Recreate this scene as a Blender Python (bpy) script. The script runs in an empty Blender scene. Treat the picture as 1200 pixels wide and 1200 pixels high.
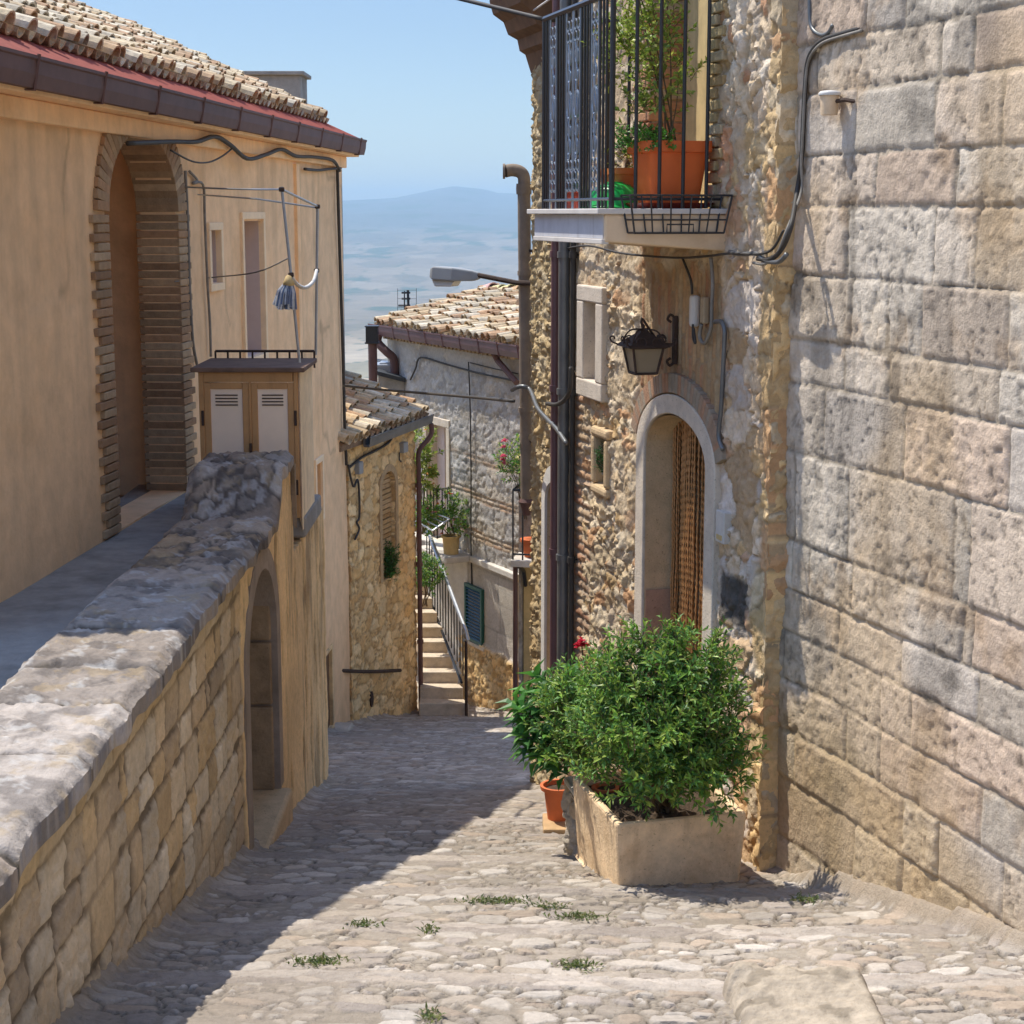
import bpy, math, random
import numpy as np
from mathutils import Vector, Matrix, Quaternion
random.seed(7)
SC = bpy.context.scene
COL = SC.collection
R = math.radians

# ------------------------------------------------------------------ camera
PITCH = math.atan(350 / 2000)
cam = bpy.data.cameras.new('camera')
cam.lens = 60; cam.sensor_width = 36; cam.clip_start = 0.05; cam.clip_end = 60000
camo = bpy.data.objects.new('camera', cam); COL.objects.link(camo)
camo.location = (0, 0, 0); camo.rotation_euler = (R(90) - PITCH, 0, 0)
SC.camera = camo

# ------------------------------------------------------------------ sky, sun, exposure
SUN_EL = math.atan2(1, math.hypot(.433, .30))
LDIR = Vector((.433, -.30, -1)).normalized()   # way the light travels
world = bpy.data.worlds.new('World'); SC.world = world; world.use_nodes = True
wn = world.node_tree.nodes; wl = world.node_tree.links
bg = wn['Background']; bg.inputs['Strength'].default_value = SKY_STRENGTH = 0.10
sky = wn.new('ShaderNodeTexSky'); sky.sky_type = 'NISHITA'; sky.sun_disc = False
sky.sun_elevation = SUN_EL; sky.sun_rotation = R(-55.3); sky.altitude = 2000
sky.air_density = 1.0; sky.dust_density = 2.2; sky.ozone_density = 2.6
wl.new(sky.outputs['Color'], bg.inputs['Color'])
wtc = wn.new('ShaderNodeTexCoord'); wsx = wn.new('ShaderNodeSeparateXYZ'); wmr = wn.new('ShaderNodeMapRange')    # sky dimmed at the skyline and boosted overhead to fill the shade
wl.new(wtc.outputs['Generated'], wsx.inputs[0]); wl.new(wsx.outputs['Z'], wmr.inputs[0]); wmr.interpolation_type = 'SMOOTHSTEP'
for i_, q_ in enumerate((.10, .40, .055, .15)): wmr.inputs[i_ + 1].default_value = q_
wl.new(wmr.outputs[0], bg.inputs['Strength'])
sun = bpy.data.lights.new('sun', 'SUN'); sun.energy = 2.45; sun.angle = R(0.5); sun.color = (1, .94, .83)
suno = bpy.data.objects.new('sun', sun); COL.objects.link(suno); suno.location = (-8, 5, 18)
suno.rotation_euler = LDIR.to_track_quat('-Z', 'Y').to_euler()
SC.view_settings.view_transform = 'Standard'; SC.view_settings.look = 'None'
SC.view_settings.exposure = 1.25; SC.view_settings.gamma = 1
SC.cycles.max_bounces = 10; SC.cycles.diffuse_bounces = 7; SC.cycles.transparent_max_bounces = 12

# ------------------------------------------------------------------ measuring helpers: picture ray -> place
SP, CP = math.sin(PITCH), math.cos(PITCH)
def ray(x, y):
    u = (x - 600) / 2000; v = (600 - y) / 2000
    return (u, CP + v * SP, -SP + v * CP)
def at(x, y, Y):
    r = ray(x, y); k = Y / r[1]
    return Vector((r[0] * k, Y, r[2] * k))
class Frame:
    """vertical plane: s runs along it, o outward, z up"""
    def __init__(self, ox, oy, dx, dy, side):
        l = math.hypot(dx, dy); self.d = (dx / l, dy / l); self.o = (ox, oy)
        self.n = (-self.d[1] * side, self.d[0] * side)
    def p(self, s, o, z):
        return Vector((self.o[0] + self.d[0] * s + self.n[0] * o, self.o[1] + self.d[1] * s + self.n[1] * o, z))
    def px(self, x, y, o=0):
        r = ray(x, y); n = self.n
        k = ((self.o[0] + n[0] * o) * n[0] + (self.o[1] + n[1] * o) * n[1]) / (r[0] * n[0] + r[1] * n[1])
        P = (r[0] * k, r[1] * k)
        return ((P[0] - self.o[0]) * self.d[0] + (P[1] - self.o[1]) * self.d[1], r[2] * k)
    def P(self, x, y, o=0):
        s, z = self.px(x, y, o); return self.p(s, o, z)
    def axes(self):
        return (Vector((self.d[0], self.d[1], 0)), Vector((self.n[0], self.n[1], 0)), Vector((0, 0, 1)))

# ------------------------------------------------------------------ tagging
def tag(o, label=None, cat=None, group=None, kind=None):
    if label: o['label'] = label
    if cat: o['category'] = cat
    if group: o['group'] = group
    if kind: o['kind'] = kind
    return o
def thing(name, label, cat, loc, group=None):
    o = bpy.data.objects.new(name, None); COL.objects.link(o)
    o.empty_display_size = .1
    o.location = Vector(loc); return tag(o, label, cat, group)
def world_off(p):
    v = Vector((0, 0, 0))
    while p is not None:
        v = v + Vector(p.location); p = p.parent
    return v
def copy_tree(o, parent=None):
    c = o.copy(); COL.objects.link(c); c.parent = parent
    for ch in list(o.children): copy_tree(ch, c)
    return c

# ------------------------------------------------------------------ mesh builder
def ortho(t):
    t = Vector(t).normalized()
    a = Vector((0, 0, 1)) if abs(t.z) < .9 else Vector((1, 0, 0))
    u = t.cross(a).normalized(); return u, t.cross(u).normalized()
class MB:
    def __init__(self): self.v = []; self.f = []; self.c = []; self.col = None
    def _add(self, vs, fs, col=None):
        b = len(self.v); self.v.extend([tuple(q) for q in vs]); self.f.extend([tuple(b + i for i in q) for q in fs])
        c = col or self.col or (1, 1, 1); self.c.extend([c] * len(vs)); return self
    def poly(self, pts, col=None): return self._add(pts, [tuple(range(len(pts)))], col)
    def hexa(self, p, col=None):
        return self._add(p, [(0, 3, 2, 1), (4, 5, 6, 7), (0, 1, 5, 4), (1, 2, 6, 5), (2, 3, 7, 6), (3, 0, 4, 7)], col)
    def box(self, c, size, ax=None, col=None):
        c = Vector(c); X, Y, Z = ax or (Vector((1, 0, 0)), Vector((0, 1, 0)), Vector((0, 0, 1)))
        a, b, d = size[0] / 2, size[1] / 2, size[2] / 2
        q = [c + X * i * a + Y * j * b + Z * k * d for k in (-1, 1) for i, j in ((-1, -1), (1, -1), (1, 1), (-1, 1))]
        return self.hexa(q, col)
    def fbox(self, fr, s0, s1, o0, o1, z0, z1, col=None):
        q = [fr.p(s, o, z) for z in (z0, z1) for s, o in ((s0, o0), (s1, o0), (s1, o1), (s0, o1))]
        return self.hexa(q, col)
    def tube(self, pts, r, n=8, col=None, closed=False, flat=1.0):
        pts = [Vector(q) for q in pts]; m = len(pts)
        rs = r if isinstance(r, (list, tuple)) else [r] * m
        vs = []; u = None
        for i, q in enumerate(pts):
            if closed: t = pts[(i + 1) % m] - pts[i - 1]
            else: t = pts[min(i + 1, m - 1)] - pts[max(i - 1, 0)]
            t.normalize()
            if u is None: u, w = ortho(t)
            else:
                u = (u - t * u.dot(t)); u = u.normalized() if u.length > 1e-6 else ortho(t)[0]; w = t.cross(u)
            for k in range(n):
                a = 2 * math.pi * k / n
                vs.append(q + (u * math.cos(a) + w * math.sin(a) * flat) * rs[i])
        fs = []
        for i in range(m if closed else m - 1):
            j = (i + 1) % m
            for k in range(n): fs.append((i * n + k, i * n + (k + 1) % n, j * n + (k + 1) % n, j * n + k))
        if not closed: fs += [tuple(range(n))[::-1], tuple((m - 1) * n + k for k in range(n))]
        return self._add(vs, fs, col)
    def lathe(self, prof, c, n=20, sx=1, sy=1, col=None, caps=True, ax=None):
        c = Vector(c); X, Y, Z = ax or (Vector((1, 0, 0)), Vector((0, 1, 0)), Vector((0, 0, 1)))
        vs = [c + X * r * math.cos(2 * math.pi * k / n) * sx + Y * r * math.sin(2 * math.pi * k / n) * sy + Z * z for r, z in prof for k in range(n)]
        fs = [(i * n + k, i * n + (k + 1) % n, (i + 1) * n + (k + 1) % n, (i + 1) * n + k) for i in range(len(prof) - 1) for k in range(n)]
        if caps: fs += [tuple(range(n))[::-1], tuple((len(prof) - 1) * n + k for k in range(n))]
        return self._add(vs, fs, col)
    def sqlathe(self, prof, c, sx, sy, ax=None, col=None):
        """rectangular tapered pot: prof = (scale, z)"""
        c = Vector(c); X, Y, Z = ax or (Vector((1, 0, 0)), Vector((0, 1, 0)), Vector((0, 0, 1)))
        base = []
        for k in range(24):
            a = 2 * math.pi * (k + .5) / 24; ca, sa = math.cos(a), math.sin(a)
            e = .22
            base.append((math.copysign(abs(ca) ** e, ca), math.copysign(abs(sa) ** e, sa)))
        vs = [c + X * bx * sx * q + Y * by * sy * q + Z * z for q, z in prof for bx, by in base]
        n = 24
        fs = [(i * n + k, i * n + (k + 1) % n, (i + 1) * n + (k + 1) % n, (i + 1) * n + k) for i in range(len(prof) - 1) for k in range(n)]
        fs += [tuple(range(n))[::-1], tuple((len(prof) - 1) * n + k for k in range(n))]
        return self._add(vs, fs, col)
    def leaf(self, p, d, up, L, W, col=None, fold=.25, droop=.2):
        d = Vector(d).normalized(); s = d.cross(Vector(up))
        s = s.normalized() if s.length > 1e-5 else ortho(d)[0]
        nrm = s.cross(d).normalized(); p = Vector(p)
        m = p + d * L * .5; e = p + d * L - nrm * L * droop
        a = m + s * W * .5 + nrm * W * fold; b = m - s * W * .5 + nrm * W * fold
        mm = m - nrm * L * droop * .15
        return self._add([p, a, e, b, mm], [(0, 4, 1), (1, 4, 2), (2, 4, 3), (3, 4, 0)], col)
    def build(self, name, mat, parent=None, base=None, smooth=False, bevel=0, loc=None, subd=0):
        if parent is not None: off = world_off(parent)
        elif base is not None: off = Vector(base)
        else:
            a = np.array(self.v); off = Vector(((a[:, 0].min() + a[:, 0].max()) / 2, (a[:, 1].min() + a[:, 1].max()) / 2, a[:, 2].min()))
        me = bpy.data.meshes.new(name)
        me.from_pydata([(q[0] - off.x, q[1] - off.y, q[2] - off.z) for q in self.v], [], self.f)
        at_ = me.color_attributes.new('col', 'FLOAT_COLOR', 'POINT')
        arr = np.ones((len(self.v), 4), dtype=np.float32); arr[:, :3] = np.array(self.c, dtype=np.float32)
        at_.data.foreach_set('color', arr.ravel())
        if smooth:
            me.polygons.foreach_set('use_smooth', [True] * len(me.polygons))
        me.update()
        if smooth == 'angle': me.set_sharp_from_angle(angle=R(40))
        me.materials.append(mat)
        o = bpy.data.objects.new(name, me); COL.objects.link(o)
        if parent is not None: o.parent = parent
        else: o.location = off
        if bevel:
            b = o.modifiers.new('bevel', 'BEVEL'); b.width = bevel; b.segments = 2; b.limit_method = 'ANGLE'; b.angle_limit = R(35)
        return o
def smooth_path(pts, k=6):
    pts = [Vector(q) for q in pts]; out = []
    for i in range(len(pts) - 1):
        p0 = pts[max(i - 1, 0)]; p1 = pts[i]; p2 = pts[i + 1]; p3 = pts[min(i + 2, len(pts) - 1)]
        for j in range(k):
            t = j / k
            out.append(.5 * ((2 * p1) + (p2 - p0) * t + (2 * p0 - 5 * p1 + 4 * p2 - p3) * t * t + (3 * p1 - p0 - 3 * p2 + p3) * t ** 3))
    out.append(pts[-1]); return out

# ------------------------------------------------------------------ numpy noise
def h2(ix, iy, seed=0):
    ix = ix.astype(np.int64); iy = iy.astype(np.int64)
    n = (ix * 374761393 + iy * 668265263 + seed * 1442695041) & 0xFFFFFFFF
    n = ((n ^ (n >> 13)) * 1274126177) & 0xFFFFFFFF
    n = ((n ^ (n >> 16)) * 2246822519) & 0xFFFFFFFF
    return ((n ^ (n >> 15)) & 0xFFFFFF) / float(0x1000000)
def vnoise(x, y, seed=0):
    ix = np.floor(x); iy = np.floor(y); fx = x - ix; fy = y - iy
    fx = fx * fx * (3 - 2 * fx); fy = fy * fy * (3 - 2 * fy)
    a = h2(ix, iy, seed); b = h2(ix + 1, iy, seed); c = h2(ix, iy + 1, seed); d = h2(ix + 1, iy + 1, seed)
    return (a * (1 - fx) + b * fx) * (1 - fy) + (c * (1 - fx) + d * fx) * fy
def fbm(x, y, o=4, seed=0, g=.5):
    s = 0; a = 1; t = 0
    for i in range(o):
        s = s + a * vnoise(x * 2 ** i + 17.3 * i, y * 2 ** i - 9.1 * i, seed + i); t += a; a *= g
    return s / t
def sstep(a, b, x):
    t = np.clip((x - a) / (b - a), 0, 1); return t * t * (3 - 2 * t)
def voro(x, y, seed=0, jit=.85):
    ix = np.floor(x); iy = np.floor(y)
    f1 = np.full(x.shape, 9.); f2 = np.full(x.shape, 9.); cid = np.zeros(x.shape); dx = np.zeros(x.shape); dy = np.zeros(x.shape)
    for i in (-1, 0, 1):
        for j in (-1, 0, 1):
            cx = ix + i; cy = iy + j
            px = cx + .5 + jit * (h2(cx, cy, seed) - .5); py = cy + .5 + jit * (h2(cx, cy, seed + 1) - .5)
            d = np.hypot(x - px, y - py)
            nw = d < f1
            f2 = np.where(nw, f1, np.minimum(f2, d))
            cid = np.where(nw, h2(cx, cy, seed + 2), cid); dx = np.where(nw, x - px, dx); dy = np.where(nw, y - py, dy)
            f1 = np.where(nw, d, f1)
    return f2 - f1, cid, dx, dy
def rnd(cid, k): return np.modf(cid * (97.13 + 31.7 * k) + .137 * k)[0]
def pick(cid, pal, k=1):
    P = np.array(pal); i = np.minimum((rnd(cid, k) * len(pal)).astype(int), len(pal) - 1)
    return P[i] * (.82 + .36 * rnd(cid, k + 1))[..., None]
def rubble(S, Z, sx, sz, seed, pal, mort, depth=.03, split=.4, rough=.012, jw=.2, tilt=.05):
    w = .35
    wx = S + w * sx * (fbm(S / sx * .9, Z / sz * .9, 3, seed + 50) - .5) * 2
    wz = Z + w * sz * (fbm(S / sx * .9 + 40, Z / sz * .9, 3, seed + 60) - .5) * 2
    wx = wx + .13 * sx * (fbm(S / sx * 4, Z / sz * 4, 2, seed + 70) - .5) * 2; wz = wz + .13 * sz * (fbm(S / sx * 4, Z / sz * 4 + 8, 2, seed + 80) - .5) * 2
    e1, c1, x1, y1 = voro(wx / sx, wz / sz, seed)
    e2, c2, x2, y2 = voro(wx / sx * 2.1, wz / sz * 2.1, seed + 9)
    m = rnd(c1, 7) < split
    e = np.where(m, np.minimum(e1 * 1.2, e2 * .6), e1); c = np.where(m, c2, c1)
    x = np.where(m, x2 * .5, x1); y = np.where(m, y2 * .5, y1)
    e = e + .07 * (fbm(S * 30, Z * 30, 3, seed + 3) - .5)
    pr = .72 * sstep(.0, jw * .55, e) + .28 * sstep(.0, jw * 1.6, e)
    chip = np.abs(fbm(S / sx * 2.3, Z / sz * 2.0, 4, seed + 11, .55) - .5) * 2       # broken, faceted faces
    h = depth * pr * (.40 + .75 * rnd(c, 3) + .55 * chip) + pr * tilt * (x * (rnd(c, 4) - .5) + y * (rnd(c, 5) - .5))
    h = h + rough * (fbm(S * 14, Z * 14, 4, seed + 5, .6) - .5) * (1 + 1.2 * pr)
    col = pick(c, pal)
    col = col * (.86 + .28 * fbm(S * 9, Z * 9, 3, seed + 6))[..., None]
    mj = sstep(.0, jw * .7, e)[..., None]
    col = col * mj + np.array(mort) * (1 - mj) * (.8 + .4 * fbm(S * 12, Z * 12, 2, seed + 8))[..., None]
    return h, col, c
def cobble(S, Z, sx, sz, seed, pal, mort, depth=.014):
    wx = S + .10 * sx * (fbm(S * 6, Z * 6, 2, seed + 70) - .5) * 2; wz = Z + .10 * sz * (fbm(S * 6, Z * 6 + 8, 2, seed + 80) - .5) * 2
    e1, c1, x1, y1 = voro(wx / sx, wz / sz, seed, .9); e2, c2, x2, y2 = voro(wx / sx * 2.0, wz / sz * 1.8, seed + 9, .9)
    m = rnd(c1, 7) < .38
    e = np.where(m, np.minimum(e1, e2 * .6), e1); c = np.where(m, c2, c1); x = np.where(m, x2 * .5, x1); y = np.where(m, y2 * .5, y1)
    e = e + .09 * (fbm(S * 22, Z * 22, 3, seed + 3) - .5)
    a = .05 + .16 * rnd(c, 6)
    st = sstep(a, a + .055, e) * np.where(rnd(c, 9) < .14, .25, 1)
    crack = sstep(.06, .0, e) * (fbm(S * 3, Z * 3, 2, seed + 4) > .47)
    h = depth * st * (.5 + .8 * rnd(c, 3)) + st * .018 * (x * (rnd(c, 4) - .5) + y * (rnd(c, 5) - .5)) - .012 * crack
    h = h + .008 * (fbm(S * 16, Z * 16, 4, seed + 5, .6) - .5)
    mo = np.array(mort) * (.72 + .56 * fbm(S * 20, Z * 20, 4, seed + 8, .65))[..., None]
    col = pick(c, pal) * (.88 + .24 * fbm(S * 12, Z * 12, 3, seed + 6))[..., None]
    k = (st * .9)[..., None]; col = col * k + mo * (1 - k)
    return h, col * (1 - .55 * crack)[..., None], c
def ashlar(S, Z, rows, w, seed, pal, mort, depth=.015, joint=.014, rough=.008, jit=.5, chip=0.):
    wob = .02 * (fbm(S * 1.5, Z * 1.5, 2, seed + 20) - .5) * (1 if joint > .008 else .4)
    Zw = Z + wob
    r = np.clip(np.searchsorted(rows, Zw) - 1, 0, len(rows) - 2); ra = np.array(rows)
    z0 = ra[r]; z1 = ra[r + 1]
    ww = w * (.75 + .5 * h2(r, r * 0, seed + 1))
    u = S / ww + 5 * h2(r, r * 0, seed + 2); i = np.floor(u)
    J = lambda k: k + jit * (h2(k, r, seed + 3) - .5)
    i = np.where(u < J(i), i - 1, np.where(u >= J(i + 1), i + 1, i))
    e = np.minimum(np.minimum((u - J(i)) * ww, (J(i + 1) - u) * ww), np.minimum(Zw - z0, z1 - Zw))
    e = e + joint * .5 * (fbm(S * 25, Z * 25, 2, seed + 4) - .5)
    if chip: e = e - chip * sstep(.48, .78, fbm(S * 5, Z * 5, 4, seed + 14))
    c = h2(i, r, seed + 5)
    pr = sstep(joint * .3, joint * 1.6, e)
    h = depth * pr * (.6 + .6 * rnd(c, 3)) + rough * (fbm(S * 18, Z * 18, 4, seed + 7, .65) - .5) * (.4 + 1.6 * rnd(c, 4))
    col = pick(c, pal) * (.86 + .28 * fbm(S * 7, Z * 7, 4, seed + 6))[..., None]
    m = sstep(joint * .1, joint * 1.1, e)[..., None]
    return h, col * m + np.array(mort) * (1 - m), c
def grid_mesh(name, P, Cc, keep, mat, parent=None, back=None, base=None, kind=None):
    """P (nu,nv,3) points, Cc colours, keep (nu-1,nv-1); back (nu,nv,3) gives the rim its depth"""
    nu, nv = P.shape[:2]
    idx = np.arange(nu * nv).reshape(nu, nv)
    ii, jj = np.nonzero(keep)
    quads = [np.stack([idx[ii, jj], idx[ii + 1, jj], idx[ii + 1, jj + 1], idx[ii, jj + 1]], 1)]
    V = [P.reshape(-1, 3)]; CC = [Cc.reshape(-1, 3)]
    if back is not None:
        V.append(back.reshape(-1, 3)); CC.append(Cc.reshape(-1, 3) * 1.0); N = nu * nv
        k = np.zeros((nu + 1, nv + 1), bool); k[1:nu, 1:nv] = keep
        a = k[1:nu, 0:nv]; b = k[1:nu, 1:nv + 1]          # edges (i,j)-(i+1,j): cells below/above
        for m, fl in ((b & ~a, False), (a & ~b, True)):
            i, j = np.nonzero(m); e0 = idx[i, j]; e1 = idx[i + 1, j]
            if fl: e0, e1 = e1, e0
            quads.append(np.stack([e0, e0 + N, e1 + N, e1], 1))
        a = k[0:nu, 1:nv]; b = k[1:nu + 1, 1:nv]
        for m, fl in ((b & ~a, True), (a & ~b, False)):
            i, j = np.nonzero(m); e0 = idx[i, j]; e1 = idx[i, j + 1]
            if fl: e0, e1 = e1, e0
            quads.append(np.stack([e0, e0 + N, e1 + N, e1], 1))
    Q = np.concatenate(quads); V = np.concatenate(V); CC = np.concatenate(CC)
    used = np.zeros(len(V), bool); used[Q.ravel()] = True
    remap = np.cumsum(used) - 1; V = V[used]; CC = CC[used]; Q = remap[Q]
    off = np.array(world_off(parent) if parent is not None else (base or (0, 0, 0)))
    V = (V - off).astype(np.float32)
    me = bpy.data.meshes.new(name)
    me.vertices.add(len(V)); me.vertices.foreach_set('co', V.ravel())
    me.loops.add(len(Q) * 4); me.loops.foreach_set('vertex_index', Q.ravel().astype(np.int32))
    me.polygons.add(len(Q)); me.polygons.foreach_set('loop_start', np.arange(0, len(Q) * 4, 4, dtype=np.int32))
    me.update(calc_edges=True); me.validate()
    me.polygons.foreach_set('use_smooth', np.ones(len(me.polygons), bool))
    ca = me.color_attributes.new('col', 'FLOAT_COLOR', 'POINT')
    arr = np.ones((len(V), 4), np.float32); arr[:, :3] = np.clip(CC, 0.01, .95); ca.data.foreach_set('color', arr.ravel())
    me.set_sharp_from_angle(angle=R(62))
    me.materials.append(mat)
    o = bpy.data.objects.new(name, me); COL.objects.link(o)
    if parent is not None: o.parent = parent
    else: o.location = Vector(off)
    if kind: o['kind'] = kind
    return o
def relief(name, fr, s0, s1, z0, z1, res, fun, mat, parent=None, holes=(), thick=.25, o0=0., base=None, clip=None):
    nu = max(2, int((s1 - s0) / res) + 1); nv = max(2, int((z1 - z0) / res) + 1)
    S, Z = np.meshgrid(np.linspace(s0, s1, nu), np.linspace(z0, z1, nv), indexing='ij')
    h, col = fun(S, Z)[:2]
    def pt(o):
        return np.stack([fr.o[0] + fr.d[0] * S + fr.n[0] * o, fr.o[1] + fr.d[1] * S + fr.n[1] * o, Z + 0 * o], -1)
    Sc = (S[:-1, :-1] + S[1:, 1:]) / 2; Zc = (Z[:-1, :-1] + Z[1:, 1:]) / 2
    keep = np.ones(Sc.shape, bool)
    for hf in holes: keep &= ~hf(Sc, Zc)
    if clip is not None: keep &= clip(Sc, Zc)
    Pf = pt(h + o0); Pb = pt(np.full(S.shape, o0 - thick))
    if fr.d[0] * fr.n[1] - fr.d[1] * fr.n[0] > 0:            # keep face normals outward
        Pf = Pf[::-1]; Pb = Pb[::-1]; keep = keep[::-1]; col = col[::-1]
    return grid_mesh(name, Pf, col, keep, mat, parent, back=Pb, base=base)
def rect_hole(s0, s1, z0, z1): return lambda S, Z: (S > s0) & (S < s1) & (Z > z0) & (Z < z1)
def arch_hole(c, a, z0, spring, rise):
    return lambda S, Z: (np.abs(S - c) < a) & (Z > z0) & (Z < spring + rise * np.sqrt(np.clip(1 - ((S - c) / a) ** 2, 0, 1)))
def arch_outline(c, a, z0, spring, rise, n=20):
    pts = [(c - a, z0), (c - a, (z0 + spring) / 2)]
    for i in range(n + 1):
        t = math.pi * (1 - i / n); pts.append((c + a * math.cos(t), spring + rise * math.sin(t)))
    return pts + [(c + a, (z0 + spring) / 2), (c + a, z0)]
def arch_frame(mb, fr, inner, outer, of, ob, col=None):
    """stone surround: ring between two outlines, front at of, reveal running back to ob"""
    m = len(inner)
    vs = [fr.p(s, of, z) for s, z in outer] + [fr.p(s, of, z) for s, z in inner] + [fr.p(s, ob, z) for s, z in inner] + [fr.p(s, -.05, z) for s, z in outer]
    fs = []
    for i in range(m - 1):
        fs += [(i, i + 1, m + i + 1, m + i), (m + i, m + i + 1, 2 * m + i + 1, 2 * m + i), (3 * m + i, 3 * m + i + 1, i + 1, i)]
    fs += [(0, m, 2 * m, 3 * m), (m - 1, 4 * m - 1, 3 * m - 1, 2 * m - 1)]
    return mb._add(vs, fs, col)
def rect_frame(mb, fr, s0, s1, z0, z1, w, of, ob, wb=None, wt=None, col=None):
    wb = wb or w; wt = wt or w
    mb.fbox(fr, s0, s1, ob, of, z0, z0 + wb, col); mb.fbox(fr, s0, s1, ob, of, z1 - wt, z1, col)
    mb.fbox(fr, s0, s0 + w, ob, of - .002, z0 + wb, z1 - wt, col); mb.fbox(fr, s1 - w, s1, ob, of - .002, z0 + wb, z1 - wt, col)

# ------------------------------------------------------------------ materials
def mat(name, color=None, rough=.85, amt=.15, scale=6., bump=.0, bscale=60., metal=0., color2=None, c2scale=1.2, c2lo=.5, c2hi=.7,
        streak=None, trans=0., attr=False, spec=.3, pit=0.):
    m = bpy.data.materials.new(name); m.use_nodes = True
    N = m.node_tree.nodes; L = m.node_tree.links
    b = N['Principled BSDF']; b.inputs['Roughness'].default_value = rough; b.inputs['Metallic'].default_value = metal
    b.inputs['Specular IOR Level'].default_value = spec
    tc = N.new('ShaderNodeTexCoord')
    if attr:
        a = N.new('ShaderNodeAttribute'); a.attribute_name = 'col'; cur = a.outputs['Color']
    else:
        a = N.new('ShaderNodeRGB'); a.outputs[0].default_value = (*color, 1); cur = a.outputs[0]
    if attr and color is not None:
        x = N.new('ShaderNodeMix'); x.data_type = 'RGBA'; x.blend_type = 'MULTIPLY'; x.inputs[0].default_value = 1
        L.new(cur, x.inputs[6]); x.inputs[7].default_value = (*color, 1); cur = x.outputs[2]
    def noise(sc, det=6, rgh=.6, vec=None):
        n = N.new('ShaderNodeTexNoise'); n.inputs['Scale'].default_value = sc; n.inputs['Detail'].default_value = det
        n.inputs['Roughness'].default_value = rgh; L.new(vec or tc.outputs['Object'], n.inputs['Vector']); return n.outputs['Fac']
    def mrange(v, a0, a1, b0, b1):
        r = N.new('ShaderNodeMapRange'); L.new(v, r.inputs[0])
        for i, q in enumerate((a0, a1, b0, b1)): r.inputs[i + 1].default_value = q
        return r.outputs[0]
    if color2 is not None:
        x = N.new('ShaderNodeMix'); x.data_type = 'RGBA'
        L.new(mrange(noise(c2scale, 8, .65), c2lo, c2hi, 0, 1), x.inputs[0]); L.new(cur, x.inputs[6]); x.inputs[7].default_value = (*color2, 1); cur = x.outputs[2]
    if streak is not None:
        mp = N.new('ShaderNodeMapping'); mp.inputs['Scale'].default_value = (9, 9, .45); L.new(tc.outputs['Object'], mp.inputs[0])
        x = N.new('ShaderNodeMix'); x.data_type = 'RGBA'
        L.new(mrange(noise(1.0, 6, .6, mp.outputs[0]), .54, .74, 0, streak[1]), x.inputs[0]); L.new(cur, x.inputs[6]); x.inputs[7].default_value = (*streak[0], 1); cur = x.outputs[2]
    if amt:
        hs = N.new('ShaderNodeMix'); hs.data_type = 'RGBA'; hs.blend_type = 'MULTIPLY'; hs.inputs[0].default_value = 1
        v = mrange(noise(scale, 8, .65), .3, .7, 1 - amt, 1 + amt)
        cb = N.new('ShaderNodeCombineColor'); [L.new(v, cb.inputs[i]) for i in range(3)]
        L.new(cur, hs.inputs[6]); L.new(cb.outputs[0], hs.inputs[7]); cur = hs.outputs[2]
    if pit:
        x = N.new('ShaderNodeMix'); x.data_type = 'RGBA'; x.blend_type = 'MULTIPLY'
        L.new(mrange(noise(70, 2, .5), .64, .72, 0, pit), x.inputs[0]); L.new(cur, x.inputs[6]); x.inputs[7].default_value = (.3, .25, .2, 1); cur = x.outputs[2]
    L.new(cur, b.inputs['Base Color'])
    if bump:
        bp = N.new('ShaderNodeBump'); bp.inputs['Strength'].default_value = bump; bp.inputs['Distance'].default_value = .02
        L.new(noise(bscale, 6, .65), bp.inputs['Height']); L.new(bp.outputs[0], b.inputs['Normal'])
    if trans:
        t = N.new('ShaderNodeBsdfTranslucent'); L.new(cur, t.inputs[0]); mx = N.new('ShaderNodeMixShader'); mx.inputs[0].default_value = trans
        L.new(b.outputs[0], mx.inputs[1]); L.new(t.outputs[0], mx.inputs[2]); L.new(mx.outputs[0], N['Material Output'].inputs[0])
    return m
M_ = {}
M_['stone'] = mat('stone', attr=True, rough=.92, amt=.16, scale=22, bump=.55, bscale=45, pit=.25)
M_['street'] = mat('street_stone', (1, .975, .945), attr=True, rough=.9, amt=.16, scale=28, bump=.7, bscale=90, pit=.35)
M_['smooth_stone'] = mat('dressed_limestone', (.56, .47, .36), rough=.9, amt=.16, scale=9, bump=.35, bscale=55, color2=(.38, .31, .22), c2scale=2.0, pit=.5)
M_['pale_stone'] = mat('pale_limestone', (.62, .535, .43), rough=.9, amt=.14, scale=9, bump=.4, bscale=60, pit=.5)
M_['ochre_stone'] = mat('ochre_reveal', (.56, .41, .24), rough=.92, amt=.18, scale=8, bump=.4, bscale=60, pit=.6)
M_['plaster'] = mat('tan_plaster', (.95, .645, .37), attr=True, rough=.93, amt=.12, scale=4.5, bump=.30, bscale=22, color2=(.80, .52, .28), c2scale=.9, streak=((.60, .41, .24), .3))
M_['plaster2'] = mat('rough_plaster', (.76, .54, .28), rough=.93, amt=.2, scale=5, bump=.5, bscale=30, color2=(.36, .25, .14), c2scale=2.2, streak=((.22, .15, .08), .8))
M_['white_render'] = mat('pale_render', (.60, .56, .50), rough=.9, amt=.12, scale=7, bump=.35, bscale=35, color2=(.48, .44, .38), c2scale=1.6)
M_['tile'] = mat('clay_tile', attr=True, rough=.88, amt=.3, scale=14, bump=.35, bscale=50, color2=(.30, .27, .22), c2scale=9, c2lo=.58, c2hi=.72)
M_['brick'] = mat('old_brick', attr=True, rough=.92, amt=.2, scale=14, bump=.45, bscale=60)
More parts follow.
